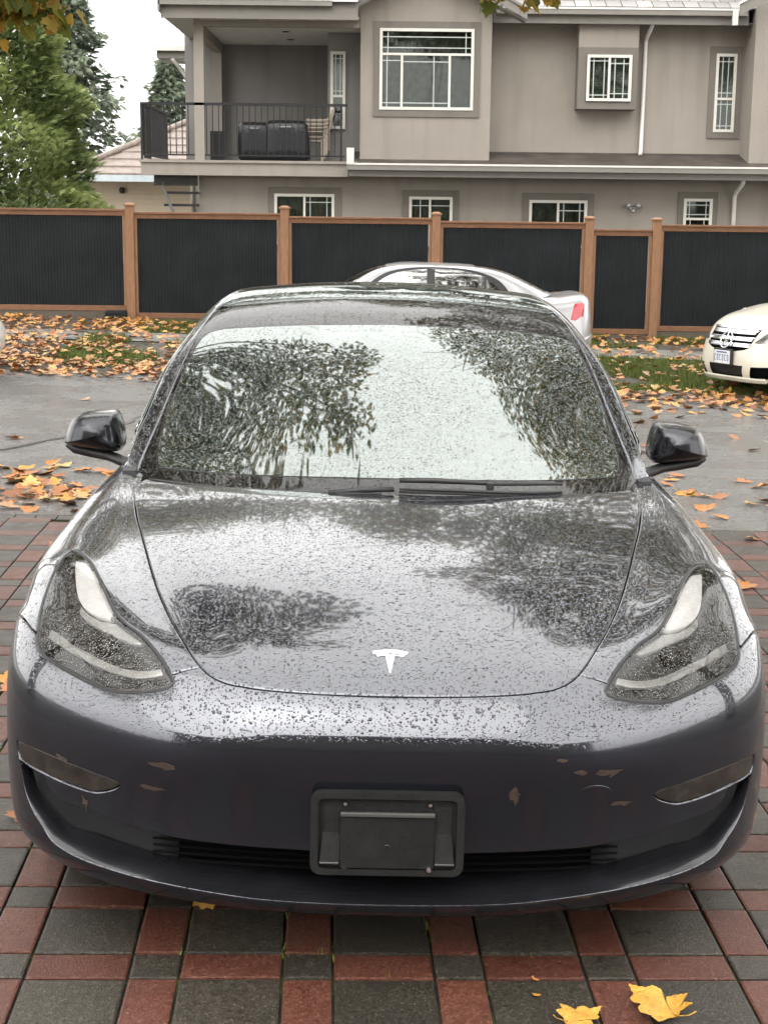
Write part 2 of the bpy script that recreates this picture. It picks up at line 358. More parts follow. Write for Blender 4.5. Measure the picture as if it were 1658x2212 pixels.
driveway = tag(sheet('driveway', -3.6, 3.6, -9.0, 5.15, -.012, M_JOINT, 12, 20), kind='structure')
def paver_mesh(w, d, mat, nm):
    h, b = .009, .005; x, y = w / 2 - .0035, d / 2 - .0035
    V = [(-x, -y, -h), (x, -y, -h), (x, y, -h), (-x, y, -h), (-x, -y, -b * .4), (x, -y, -b * .4), (x, y, -b * .4), (-x, y, -b * .4),
         (-x + b, -y + b, 0), (x - b, -y + b, 0), (x - b, y - b, 0), (-x + b, y - b, 0)]
    F_ = [(0, 1, 5, 4), (1, 2, 6, 5), (2, 3, 7, 6), (3, 0, 4, 7), (4, 5, 9, 8), (5, 6, 10, 9), (6, 7, 11, 10), (7, 4, 8, 11), (8, 9, 10, 11)]
    return V, F_
PV = {}
for k, (w, d, m) in {'ww': (WD, WD, M_PGREY), 'wn': (WD, NW, M_PRED), 'nw': (NW, WD, M_PRED), 'nn': (NW, NW, M_PGREY)}.items():
    V, F_ = paver_mesh(w, d, m, k); me = bpy.data.meshes.new('paver_' + k); me.from_pydata(V, [], F_); me.materials.append(m); PV[k] = (me, V, F_, m)
cells = []; ca, sa = math.cos(PAV_ROT), math.sin(PAV_ROT)
for i in range(-11, 12):
    for j in range(-26, 16):
        for cx, kx in ((WD / 2, 'w'), (WD + NW / 2, 'n')):
            for cy, ky in ((NW / 2, 'n'), (NW + WD / 2, 'w')):
                X, Y = i * PER + cx, j * PER + cy
                x, y = PX0 + X * ca - Y * sa, PY0 + X * sa + Y * ca
                if y > 4.93 or y < -6 or abs(x) > 3.4: continue
                cells.append((x, y, kx + ky))
# soldier course along the road
for i in range(-30, 31): cells.append((i * .1165, 5.02, 'nn' if i % 2 else 'nn'))
def show_size(x, y):
    d = math.hypot(x, y + 3.07); vis = abs(x) < .262 * (y + 3.3) and y > -.35 and not (abs(x) < .80 and y > .62)
    return (1 if vis else 0, -d)
cells.sort(key=lambda c: show_size(c[0], c[1]), reverse=True)
rot = Euler((0, .012, PAV_ROT))
jV, jF, jM, jR = [], [], [], []
for q, (x, y, k) in enumerate(cells):
    dz = random.uniform(-.0012, .0012); me, V, F_, m = PV[k]; red = m is M_PRED
    if q < 300:
        o = bpy.data.objects.new('paver', me); o.location = (x, y, gz(x, y) + dz); o.rotation_euler = (random.gauss(0, .003), .012 + random.gauss(0, .003), PAV_ROT + random.gauss(0, .004)); link(o, driveway)
    else:
        b = len(jV); z = gz(x, y) + dz; rr = random.random()
        for vx, vy, vz in V: jV.append((x + vx * ca - vy * sa, y + vx * sa + vy * ca, z + vz)); jR.append(rr)
        jF += [tuple(b + e for e in f) for f in F_]; jM += [1 if red else 0] * len(F_)
rest = tag(mesh_obj('paver_field', jV, jF, None, driveway, mats=[M_PGREY, M_PRED], fmat=jM), kind='stuff')
at = rest.data.attributes.new('rnd', 'FLOAT', 'POINT'); at.data.foreach_set('value', jR)
# ================================================================ the two-storey stucco house beyond the fence
def stucco(name, col):
    t = NT(name); co = t.coord(); n, n2 = t.noise(co, .9, 5, .6), t.noise(co, 55, 5, .7)
    sx = t.n('SeparateXYZ'); t.l(co, sx.inputs[0])
    st = t.n('TexNoise'); st.inputs['Scale'].default_value = 1.0; mp = t.n('Mapping'); mp.inputs['Scale'].default_value = (3.5, 3.5, .35)
    t.l(co, mp.inputs[0]); t.l(mp.outputs[0], st.inputs['Vector']); st.inputs['Detail'].default_value = 6
    c = t.mix(t.remap(n, .3, .7, 0, 1), [q * .93 for q in col], [q * 1.07 for q in col])
    c = t.mix(t.remap(st.outputs['Fac'],   .50, .72, 0, .45), c, [q * .70 for q in col])
    return t.set(Base_Color=c, Roughness=.9, Normal=t.bump(n2, .35, .008))
M_STUC = stucco('taupe_stucco', (.278, .250, .217))
M_TRIM = stucco('darker_taupe_trim', (.165, .148, .128))
M_FASC = flat('taupe_fascia', (.20, .185, .165), .55, var=.08, scale=3)
M_GUT = flat('white_gutter', (.66, .64, .60), .45, var=.08, scale=5)
M_SOFF = flat('pale_soffit', (.50, .49, .46), .7, var=.05)
M_FRAME = flat('white_window_frame', (.64, .62, .56), .5, var=.05)
M_MUNT = flat('pale_green_muntin', (.46, .50, .47), .5, var=.05)
M_RAIL = flat('black_railing', (.012, .012, .014), .4)
M_STEEL = flat('galvanised', (.42, .42, .41), .4, .6)
M_BLIND = flat('window_blind', (.34, .32, .28), .8, var=.15, scale=8)
M_CURT = flat('grey_curtain', (.17, .165, .15), .9, var=.5, scale=7)
M_DARK = flat('dark_room', (.018, .018, .018), .9)
t = NT('house_window_glass'); tr = t.n('BsdfTransparent'); tr.inputs['Color'].default_value = (.66, .72, .68, 1)
gl = t.n('BsdfGlossy'); gl.inputs['Roughness'].default_value = .03; fr = t.n('Fresnel'); fr.inputs['IOR'].default_value = 1.5
mx = t.n('MixShader'); t.l(fr.outputs[0], mx.inputs[0]); t.l(tr.outputs[0], mx.inputs[1]); t.l(gl.outputs[0], mx.inputs[2]); t.l(mx.outputs[0], t.out.inputs['Surface']); M_HGLASS = t.m
t = NT('roof_tile_concrete'); co = t.coord(); oi = t.n('ObjectInfo')
M_TILE = t.set(Base_Color=t.mix(oi.outputs['Random'], (.20, .19, .185), (.34, .33, .32)), Roughness=.28, Normal=t.bump(t.noise(co, 30, 5), .3, .01))

HOUSE = tag(empty('stucco_house', (1.5, 27.2, -.3)), 'two storey taupe stucco house with covered balcony behind the fence', 'house')
HB = Vector((1.5, 27.2, -.3))
def hb(name, x0, x1, y0, y1, z0, z1, mat, parent=None, bevel=0.0):
    o = Vector(HB) if parent is None or parent is HOUSE else Vector((0, 0, 0))
    return box(name, Vector((x0, y0, z0)) - HB, Vector((x1, y1, z1)) - HB, mat, parent or HOUSE, bevel)
def hwall(name, x0, x1, z0, z1, y, th, holes, mat=None):
    """wall slab facing the street with rectangular openings"""
    xs = sorted({x0, x1} | {h[0] for h in holes} | {h[1] for h in holes}); zs = sorted({z0, z1} | {h[2] for h in holes} | {h[3] for h in holes})
    xs = [a for a in xs if x0 <= a <= x1]; zs = [a for a in zs if z0 <= a <= z1]
    bm = bmesh.new()
    for i in range(len(xs) - 1):
        for k in range(len(zs) - 1):
            cx, cz = (xs[i] + xs[i + 1]) / 2, (zs[k] + zs[k + 1]) / 2
            if any(h[0] < cx < h[1] and h[2] < cz < h[3] for h in holes): continue
            add_box(bm, Vector((xs[i], y, zs[k])) - HB, Vector((xs[i + 1], y + th, zs[k + 1])) - HB)
    bmesh.ops.remove_doubles(bm, verts=bm.verts, dist=1e-5)
    seen = {}
    for f in bm.faces: seen.setdefault(tuple(round(c, 4) for c in f.calc_center_median()), []).append(f)
    bmesh.ops.delete(bm, geom=[f for v in seen.values() if len(v) > 1 for f in v], context='FACES_ONLY')
    return bm_obj(name, bm, mat or M_STUC, HOUSE)
def window(x0, x1, z0, z1, y, sur, cells_, back='dark', sash=.045, munt=True, blind=0.0):
    """opening with surround, white frame, panes and glazing bars; cells_ = [(fx0, fx1, fz0, fz1, vertical bars, horizontal bars)]"""
    w = empty('window', Vector(((x0 + x1) / 2, y, z0)) - HB); w.parent = HOUSE; O = Vector(((x0 + x1) / 2, y, z0))
    def bb(lst): return [(Vector(a) - O, Vector(b) - O) for a, b in lst]
    if sur:
        L, R, B, T = sur
        boxes('window_surround', bb([((x0 - L, y - .03, z1), (x1 + R, y + .02, z1 + T)), ((x0 - L, y - .03, z0), (x0, y + .02, z1)), ((x1, y - .03, z0), (x1 + R, y + .02, z1)), ((x0 - L, y - .03, z0 - B), (x1 + R, y + .02, z0))]), M_TRIM, w)
    f = .055; fl = [((x0, y - .045, z0), (x1, y + .06, z0 + f)), ((x0, y - .045, z1 - f), (x1, y + .06, z1)), ((x0, y - .045, z0 + f), (x0 + f, y + .06, z1 - f)), ((x1 - f, y - .045, z0 + f), (x1, y + .06, z1 - f))]
    X0, X1, Z0, Z1 = x0 + f, x1 - f, z0 + f, z1 - f; bars = []
    for (a, b, c, d, vb, hbars) in cells_:
        px0, px1, pz0, pz1 = X0 + (X1 - X0) * a, X0 + (X1 - X0) * b, Z0 + (Z1 - Z0) * c, Z0 + (Z1 - Z0) * d
        g = .022
        if a > 0: fl.append(((px0 - g, y - .035, pz0), (px0 + g, y + .05, pz1)))
        if c > 0: fl.append(((px0 + (g if a > 0 else 0), y - .036, pz0 - g), (px1 - (g if b < 1 else 0), y + .05, pz0 + g)))
        qx0, qx1, qz0, qz1 = px0 + (g if a > 0 else 0), px1 - (g if b < 1 else 0), pz0 + (g if c > 0 else 0), pz1 - (g if d < 1 else 0)
        box('pane', Vector((qx0, y + .006, qz0)) - O, Vector((qx1, y + .012, qz1)) - O, M_HGLASS, w)
        for v in vb: bars.append(((qx0 + (qx1 - qx0) * v - .009, y - .004, qz0), (qx0 + (qx1 - qx0) * v + .009, y + .004, qz1)))
        for h in hbars: bars.append(((qx0, y - .0045, qz0 + (qz1 - qz0) * h - .009), (qx1, y + .0045, qz0 + (qz1 - qz0) * h + .009)))
    boxes('window_frame', bb(fl), M_FRAME, w)
    if bars: boxes('glazing_bars', bb(bars), M_MUNT, w)
    bz = z0 + (z1 - z0) * (1 - blind)
    box('room_behind', Vector((x0, y + .5, z0)) - O, Vector((x1, y + .52, z1)) - O, M_DARK, w)
    if back == 'curtain':
        n = 40; V = []
        for i in range(n + 1):
            xx = X0 + (X1 - X0) * i / n; yy = y + .12 + .03 * math.sin(i * 1.9) + .012 * math.sin(i * 4.1)
            V += [Vector((xx, yy, Z0)) - O, Vector((xx, yy, Z1)) - O]
        mesh_obj('curtain', V, [(2 * i, 2 * i + 2, 2 * i + 3, 2 * i + 1) for i in range(n)], M_CURT if blind == 0 else M_BLIND, w, smooth=True)
    elif back == 'blind':
        boxes('blind', bb([((X0, y + .10, z), (X1, y + .115, z + .038)) for z in np.arange(bz, Z1 - .03, .05)]), M_BLIND, w)
    return w
# walls (x0, x1, z0, z1) with openings
W1, W2, W3, W4 = (-2.25, -1.06, .85, 1.85), (.42, 1.28, .85, 1.82), (2.80, 3.95, .85, 1.78), (5.86, 6.43, 1.05, 1.84)
hwall('lower_wall', -3.74, 12.0, -.4, 2.46, 27.4, .25, [W1, W2, W3, W4])
window(*W1, 27.4, (.12, .13, .12, .13), [(0, .5, 0, 1, (), ()), (.5, 1, 0, 1, (.18, .82), (.88,))], 'curtain', blind=1.0)
window(*W2, 27.4, (.13, .13, .12, .13), [(0, .48, 0, 1, (.5,), (.86,)), (.48, 1, 0, 1, (), (.86,))], 'curtain', blind=1.0)
window(*W3, 27.4, (.13, .13, .12, .14), [(0, .5, 0, 1, (), ()), (.5, 1, 0, 1, (.18, .82), (.82,))], 'curtain')
window(*W4, 27.4, (.11, .10, .12, .13), [(0, 1, 0, .5, (.2, .8), (.5,)), (0, 1, .5, 1, (.14, .86), (.2, .78))], 'curtain')
BW = (-.19, 1.63, 3.47, 4.99)
hwall('bay_wall', -.56, 1.97, 2.46, 6.3, 27.2, .22, [BW])
window(*BW, 27.2, (.12, .12, .13, .13), [(0, 1, .70, 1, (.06, .94), (.25, .75)), (0, .22, 0, .70, (.25,), (.08, .90)), (.22, .76, 0, .70, (.68,), (.08, .88)), (.76, 1, 0, .70, (), ())], 'curtain')
hb('window_blind', 1.25, 1.58, 27.28, 27.30, 3.98, 4.48, flat('mauve_blind', (.17, .14, .15), .8))
for x in (-.56, 1.82): hb('bay_side_wall', x, x + .15, 27.42, 28.0, 2.46, 6.2, M_STUC)
TW = (6.48, 6.89, 3.15, 4.66)
hwall('upper_wall', 1.97, 7.07, 2.67, 6.0, 28.0, .22, [TW])
window(*TW, 28.0, (.12, .11, .12, .14), [(0, 1, .42, 1, (.28, .66), (.12, .88)), (0, 1, 0, .42, (.28, .7), (.12, .86))], 'curtain', blind=1.0)
SW = (3.87, 4.75, 3.70, 4.58)
hb('window_box_bay', 3.70, 4.87, 27.6, 28.0, 3.55, 3.69, M_TRIM)
hb('window_box_bay', 3.70, 4.87, 27.6, 28.0, 4.72, 5.20, M_STUC)
hb('window_box_bay', 3.70, 3.86, 27.6, 28.0, 3.69, 4.72, M_TRIM); hb('window_box_bay', 4.76, 4.87, 27.6, 28.0, 3.69, 4.72, M_TRIM); hb('window_box_bay', 3.86, 4.76, 27.6, 28.0, 4.59, 4.72, M_TRIM)
window(*SW, 27.6, None, [(0, .5, 0, 1, (.22, .80), (.08, .92)), (.5, 1, 0, 1, (.25, .72), (.12, .86))], 'blind', blind=.9)
hb('wing_wall', 7.05, 12.0, 27.2, 27.4, 2.46, 7.0, M_STUC); hb('wing_side_wall', 7.05, 7.25, 27.4, 28.0, 2.46, 7.0, M_STUC)
hb('core', -1.0, 12.0, 28.3, 36.0, -.3, 6.0, M_STUC)
# skirt roof between the storeys
M_LOWROOF = flat('dark_roof_metal', (.055, .045, .038), .6, var=.4, scale=3)
mesh_obj('skirt_roof', [Vector(p) - HB for p in ((-.74, 26.64, 2.41), (12, 26.64, 2.41), (12, 28.0, 2.70), (-.74, 28.0, 2.70))], [(0, 1, 2, 3)], M_LOWROOF, HOUSE)
hb('wall_flashing', 1.98, 7.05, 27.97, 28.0, 2.67, 2.72, M_LOWROOF)
hb('skirt_fascia', -.76, 12, 26.66, 26.70, 2.19, 2.42, M_FASC); hb('skirt_soffit', -.76, 12, 26.70, 27.4, 2.20, 2.22, M_FASC)
def gutter(x0, x1, y, z, parent=None, h=.13, d=.12):
    g = hb('gutter', x0, x1, y - d, y, z - h, z - .035, M_FASC, parent); hb('gutter_lip', x0, x1, y - d - .012, y + .002, z - .035, z, M_GUT, parent)
gutter(-.80, 12.0, 26.66, 2.44)
hb('gutter_end', -.80, -.66, 26.52, 26.64, 2.42, 2.72, M_GUT)
# eaves of the main roof
gutter(2.05, 6.9, 27.42, 5.43)
hb('eave_fascia', 2.0, 6.95, 27.425, 27.47, 5.14, 5.40, M_FASC); hb('eave_soffit', 1.98, 7.05, 27.47, 28.0, 5.17, 5.19, M_FASC)
gutter(-4.32, -1.08, 26.42, 5.41)
hb('eave_fascia', -4.30, -.60, 26.425, 26.47, 5.05, 5.38, M_FASC)
side = hb('eave_fascia', -4.34, -4.30, 26.30, 33.0, 5.16, 5.38, M_FASC)
hb('eave_soffit', -4.30, -3.60, 26.47, 33.0, 5.10, 5.12, M_SOFF)
hb('eave_soffit', -3.60, -.58, 26.47, 27.2, 5.08, 5.10, M_SOFF)
def slope(name, pts, mat): return mesh_obj(name, [Vector(p) - HB for p in pts], [(0, 1, 2, 3)], mat, HOUSE)
roof = slope('roof', ((2.0, 27.36, 5.40), (7.2, 27.36, 5.40), (7.2, 33, 7.9), (2.0, 33, 7.9)), M_TILE)
slope('roof', ((-4.4, 26.30, 5.36), (-.6, 26.30, 5.36), (-.6, 33, 8.0), (-2.5, 33, 8.0)), M_TILE)
me_t = None; TW_ = .30
for r in range(3):
    for i in range(17):
        x = 2.08 + i * TW_ + (.15 if r % 2 else 0); y, z = 27.30 + r * .34, 5.425 + r * .152
        if x > 6.95: continue
        if me_t is None:
            b_ = box('roof_tile', (0, 0, 0), (TW_ - .012, .37, .028), M_TILE, roof, .004); me_t = b_.data; o = b_
        else: o = bpy.data.objects.new('roof_tile', me_t); link(o, roof)
        o.location = Vector((x, y, z)) - HB; o.rotation_euler = (.40 + random.gauss(0, .008), random.gauss(0, .006), 0)
# gable over the bay, wing gable
def rake(name, a, b, h, d, mat):
    a, b = Vector(a), Vector(b); V = [a, b, b + Vector((0, 0, h)), a + Vector((0, 0, h))]; V = V + [v + Vector((0, d, 0)) for v in V]
    return mesh_obj(name, [v - HB for v in V], [(0, 1, 2, 3), (7, 6, 5, 4), (0, 4, 5, 1), (3, 2, 6, 7), (0, 3, 7, 4), (1, 5, 6, 2)], mat, HOUSE)
rake('gable_rake', (-1.12, 26.75, 5.13), (.70, 26.75, 6.10), .22, .06, M_FASC); rake('gable_rake_trim', (-1.14, 26.72, 5.29), (.70, 26.72, 6.28), .05, .09, M_GUT)
rake('gable_rake', (2.60, 26.75, 5.13), (.705, 26.75, 6.10), .22, .06, M_FASC); rake('gable_rake_trim', (2.62, 26.72, 5.29), (.705, 26.72, 6.28), .05, .09, M_FASC)
rake('gable_soffit', (-1.10, 26.82, 5.10), (.70, 26.82, 6.06), .03, .38, M_SOFF); rake('gable_soffit', (2.58, 26.82, 5.10), (.705, 26.82, 6.06), .03, .38, M_FASC)
rake('gable_rake', (6.62, 26.75, 5.25), (10.5, 26.75, 7.3), .24, .06, M_FASC); rake('gable_rake_trim', (6.60, 26.72, 5.44), (10.5, 26.72, 7.5), .05, .09, M_GUT)
hb('downpipe_outlet', 6.60, 6.70, 27.22, 27.32, 5.12, 5.40, M_GUT)
# downpipes, flood light
def pipe(pts): return tube('downpipe', [Vector(p) - HB for p in pts], .042, M_GUT, HOUSE, 8)
pipe([(5.11, 27.52, 5.20), (5.11, 27.54, 5.14), (5.06, 27.90, 4.92), (5.06, 27.93, 4.86), (5.05, 27.93, 2.76), (5.03, 27.88, 2.68)])
pipe([(6.88, 26.78, 2.21), (6.88, 26.82, 2.14), (6.86, 27.30, 1.95), (6.85, 27.33, 1.88), (6.85, 27.33, -.2)])
fl_ = empty('flood_light', Vector((4.85, 27.38, 1.66)) - HB); fl_.parent = HOUSE
lathe('light_base', [(0, -.02), (.06, -.02), (.06, .02)], M_STEEL, fl_, 14, 'Y')
for s in (-1, 1):
    V, F_ = tube_data([(0, -.03, .02), (s * .06, -.07, .045), (s * .13, -.14, .02)], [.015, .03, .055], 10); mesh_obj('lamp_head', V, F_, M_STEEL, fl_, smooth=True)
V, F_ = tube_data([(0, -.03, -.02), (0, -.08, -.06), (0, -.10, -.10)], [.02, .032, .028], 10); mesh_obj('motion_sensor', V, F_, M_STEEL, fl_, smooth=True)
# --- covered balcony
hb('balcony_band', -4.80, -3.74, 26.88, 27.15, 2.18, 2.42, M_STUC); hb('balcony_band', -3.74, -.78, 26.88, 27.42, 2.18, 2.42, M_STUC)
hb('balcony_deck', -4.83, -.60, 26.84, 31.0, 2.42, 2.47, M_STUC)
hb('post', -3.75, -3.56, 26.9, 27.09, 2.47, 5.10, M_STUC); hb('post', -3.78, -3.58, 30.3, 30.5, 2.47, 5.06, M_STUC)
hb('beam', -3.75, -.58, 26.905, 27.08, 4.96, 5.09, M_STUC); hb('beam', -3.745, -3.565, 27.09, 30.6, 4.80, 5.09, M_STUC)
hb('balcony_ceiling', -3.56, -.58, 27.08, 30.6, 4.985, 5.01, flat('ceiling_board', (.60, .60, .58), .7))
M_SHADE = stucco('shaded_stucco', (.22, .21, .20))  # darker copy of the wall stucco, recess shade put into its colour
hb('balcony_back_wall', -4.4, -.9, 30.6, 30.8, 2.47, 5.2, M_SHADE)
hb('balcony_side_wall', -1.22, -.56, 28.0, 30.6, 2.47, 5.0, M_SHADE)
SWN = (-1.17, -.87, 3.13, 4.62)
window(*SWN, 27.98, None, [(0, 1, .42, 1, (.25, .75), (.10, .90)), (0, 1, 0, .42, (), ())], 'blind', blind=1.0)
for y in (27.9, 29.4): lathe('ceiling_light', [(0, 0), (.07, 0), (.075, .012)], M_DARK, HOUSE, 16, 'Z', Vector((-2.05, y, 4.97)) - HB)
rl = empty('balcony_railing', Vector((-2.8, 26.95, 2.47)) - HB); rl.parent = HOUSE; RO = Vector((-2.8, 26.95, 2.47))
def rb(name, x0, x1, y0, y1, z0, z1): return box(name, Vector((x0, y0, z0)) - RO, Vector((x1, y1, z1)) - RO, M_RAIL, rl)
rb('top_rail', -4.80, -.80, 26.90, 26.96, 3.50, 3.55); rb('bottom_rail', -4.78, -.84, 26.915, 26.945, 2.55, 2.58)
xs_ = [x for x in np.arange(-4.70, -.85, .118)]
first = None
for x in xs_:
    if -3.77 < x < -3.54: continue
    if first is None: first = rb('baluster', x - .009, x + .009, 26.92, 26.94, 2.58, 3.50); bx = first.location.copy()
    else:
        o = bpy.data.objects.new('baluster', first.data); o.location = (x - xs_[0], 0, 0); link(o, rl)
for x in (-4.78, -.92): rb('rail_post', x - .02, x + .02, 26.91, 26.95, 2.47, 3.50)
rb('side_rail', -4.80, -4.76, 26.96, 30.6, 3.50, 3.55); rb('side_rail', -4.79, -4.77, 26.96, 30.6, 2.55, 2.58)
first = None
for y in np.arange(27.1, 30.5, .118):
    if first is None: first = rb('baluster', -4.79, -4.77, 27.10, 27.12, 2.58, 3.50)
    else: o = bpy.data.objects.new('baluster', first.data); o.location = (0, y - 27.1, 0); link(o, rl)
rb('rail_screen', -4.755, -4.745, 26.98, 27.9, 2.50, 3.45)
rb('stair_screen', -3.53, -3.24, 27.6, 27.63, 2.47, 3.05)
# stair under the balcony
hb('stair_beam', -4.60, -3.75, 27.2, 27.3, 1.98, 2.18, flat('dark_trim', (.05, .048, .045), .7))
for z in (1.82, 1.58, 1.36): hb('stair_tread', -4.42, -3.75, 27.25, 27.45, z, z + .05, M_RAIL)
rake('stair_stringer', (-4.42, 27.1, 1.9), (-4.15, 27.1, 1.2), .16, .05, flat('stair_grey', (.12, .12, .115), .7))
# rear wing seen past the balcony
hb('rear_wing_wall', -4.55, -4.2, 33.0, 38, -.3, 5.0, M_STUC); hb('rear_fascia', -5.30, -4.10, 32.6, 32.65, 4.86, 5.12, M_FASC); hb('rear_gutter', -5.34, -4.10, 32.48, 32.6, 5.02, 5.13, M_GUT)
rake('rear_soffit', (-5.25, 32.66, 4.84), (-4.3, 32.66, 4.80), .05, 1.0, M_SOFF)
slope('rear_roof', ((-5.3, 32.5, 5.13), (-4.0, 32.5, 5.13), (-3.6, 35, 6.0), (-4.6, 35, 6.0)), M_TILE)
pipe([(-4.95, 32.6, 4.85), (-4.85, 32.8, 4.72), (-4.62, 32.9, 4.40), (-4.58, 32.92, 4.2), (-4.58, 32.92, 1.0)])
# --- things on the balcony
M_COVER = flat('black_vinyl_cover', (.012, .013, .015), .35, var=.3, scale=12, bump=.4, bscale=12)
def grill(x, w, h, label):
    bm = bmesh.new(); add_box(bm, (-w / 2, -.28, 0), (w / 2, .28, h), .07)
    bmesh.ops.subdivide_edges(bm, edges=bm.edges, cuts=3, use_grid_fill=True)
    for v in bm.verts:
        k = v.co.z / h; v.co.x *= 1.06 - .12 * k + .03 * math.sin(v.co.y * 9 + v.co.z * 6); v.co.y *= 1.05 - .15 * k * k
        if k > .8: v.co.z -= .05 * abs(v.co.x / w) ** 2
    root = empty('covered_barbecue', (x, 27.75, 2.47)); tag(root, label, 'barbecue', 'barbecues on the balcony')
    bm_obj('cover', bm, M_COVER, root, angle=60)
    tube('handle', [(-w * .18, -.30, h * .83), (-w * .1, -.33, h * .83), (w * .12, -.33, h * .83), (w * .18, -.30, h * .83)], .012, M_STEEL, root, 6)
grill(-2.66, .62, .76, 'black covered barbecue on the balcony, nearer the balcony post')
grill(-2.02, .86, .80, 'wider black covered barbecue on the balcony, beside the stacked chairs')
M_CHAIR = flat('beige_plastic_chair', (.34, .28, .22), .6)
def patio_chair(i):
    r = empty('patio_chair', (-1.52 + .045 * i, 27.85, 2.47 + .075 * i)); tag(r, ['lowest', 'second', 'third', 'topmost'][i] + ' beige slatted patio chair of the stack on the balcony', 'chair', 'stacked balcony chairs')
    for sx in (-.22, .20):
        for sy in (-.2, .2): box('leg', (sx - .018, sy - .018, 0), (sx + .018, sy + .018, .40), M_CHAIR, r)
    for sy in (-.14, 0, .14): box('seat_slat', (-.24, sy - .055, .40), (.22, sy + .055, .425), M_CHAIR, r)
    rake_ = [(.18, -.22, .40), (.30, -.22, .86), (.33, -.22, .86), (.22, -.22, .40)]
    for sy in (-.2, -.07, .07, .2):
        V = [(x, sy - .03, z) for x, _, z in rake_] + [(x, sy + .03, z) for x, _, z in rake_]
        mesh_obj('back_slat', V, [(0, 1, 2, 3), (7, 6, 5, 4), (0, 4, 5, 1), (1, 5, 6, 2), (2, 6, 7, 3), (3, 7, 4, 0)], M_CHAIR, r)
    for sy in (-.23, .23): box('armrest', (-.24, sy - .02, .58), (.24, sy + .02, .605), M_CHAIR, r)
for i in range(4): patio_chair(i)
# ================================================================ cream neighbour house and the small white one
M_SIDING = None
t = NT('cream_siding'); co = t.coord(); sx = t.n('SeparateXYZ'); t.l(co, sx.inputs[0])
lap = t.math('FRACT', t.math('MULTIPLY', sx.outputs[2], 7.5)); n = t.noise(co, 1.2, 5)
M_SIDING = t.set(Base_Color=t.mix(t.remap(n, .4, .7, 0, .4), (.62, .52, .40), (.48, .39, .30)), Roughness=.6, Normal=t.bump(lap, .8, .03))
NB = tag(empty('cream_house', (-5.5, 41, -.3)), 'cream sided house with brown tiled hip roof left of the stucco house', 'house'); NO = Vector((-5.5, 41, -.3))
nb = lambda name, lo, hi, m: box(name, Vector(lo) - NO, Vector(hi) - NO, m, NB)
nb('wall', (-8.80, 41, -.3), (-2, 50, 2.25), M_SIDING)
nb('gutter', (-9.05, 40.0, 2.18), (-2, 40.12, 2.36), flat('pale_blue_gutter', (.50, .56, .60), .4)); nb('soffit', (-9.0, 40.12, 2.24), (-2, 41.0, 2.27), M_SOFF); nb('side_gutter', (-9.05, 40.12, 2.18), (-8.93, 50, 2.36), M_GUT)
M_BTILE = flat('brown_roof_tile', (.22, .18, .155), .5, var=.25, scale=6)
nrf = empty('roof'); nrf.parent = NB; nrf.location = (0, 0, 0)
for r in range(14):
    y0, z0 = 40.0 + r * .42, 2.36 + r * .215; xl = -9.0 + r * .42
    V = [(xl, y0, z0), (-2, y0, z0), (-2, y0 + .46, z0 + .225), (xl + .46, y0 + .46, z0 + .225), (xl, y0, z0 + .05), (-2, y0, z0 + .05), (-2, y0 + .46, z0 + .235), (xl + .46, y0 + .46, z0 + .235)]
    mesh_obj('tile_course', [Vector(v) - NO for v in V], [(0, 1, 5, 4), (4, 5, 6, 7), (0, 4, 7, 3)], M_BTILE, nrf)
    V = [(xl, y0, z0 + .05), (xl + .46, y0 + .46, z0 + .235), (xl + .46, 50, z0 + .235), (xl, 50, z0 + .05)]
    mesh_obj('hip_course', [Vector(v) - NO for v in V], [(0, 1, 2, 3)], M_BTILE, nrf)
tube('hip_ridge', [Vector((-9.0 + q * .42, 40.0 + q * .42, 2.43 + q * .215)) - NO for q in range(15)], .09, M_BTILE, nrf, 8)
lathe('wall_lamp', [(0, -.1), (.07, -.08), (.09, .02), (.05, .08)], flat('lamp_black', (.03, .03, .03)), NB, 10, 'Z', Vector((-7.6, 40.93, 1.95)) - NO)
SH = tag(empty('small_white_house', (-13.4, 60, -.3)), 'small white house with low grey roof beside the cedar', 'house'); SO = Vector((-13.4, 60, -.3))
sb = lambda name, lo, hi, m: box(name, Vector(lo) - SO, Vector(hi) - SO, m, SH)
sb('wall', (-14.6, 60, -.3), (-11.0, 64, 2.0), flat('white_siding', (.62, .62, .60), .6)); sb('fascia', (-15.0, 59.7, 2.0), (-10.5, 59.8, 2.25), flat('dark_eave', (.09, .09, .09)))
mesh_obj('roof', [Vector(p) - SO for p in ((-15.0, 59.7, 2.25), (-10.5, 59.7, 2.25), (-11.5, 62, 3.2), (-14, 62, 3.2))], [(0, 1, 2, 3)], M_TILE, SH)
for x in (-14.2, -13.0, -11.9): sb('window', (x, 59.97, .9), (x + .7, 60.0, 1.6), M_HGLASS)

# ================================================================ unseen house added behind the camera, blocks low light under the car
ADDED_HOUSE = tag(empty('added_blocker_house', (0, -9.6, -.1)), 'added unseen house behind the viewer, blocks low sky light, mirrored in the bumper', 'house')
bm = bmesh.new(); add_box(bm, (-9, -6, -.2), (9, 0, 4.0)); bm_obj('wall', bm, M_TRIM, ADDED_HOUSE)
box('garage_door', (-2.4, .0, 0), (2.4, .06, 2.2), M_FASC, ADDED_HOUSE); box('fascia', (-9.5, .3, 3.9), (9.5, .42, 4.15), M_FASC, ADDED_HOUSE)
mesh_obj('roof', [(-9.5, .5, 4.1), (9.5, .5, 4.1), (7, -4, 5.5), (-7, -4, 5.5)], [(0, 1, 2, 3)], M_BTILE, ADDED_HOUSE)
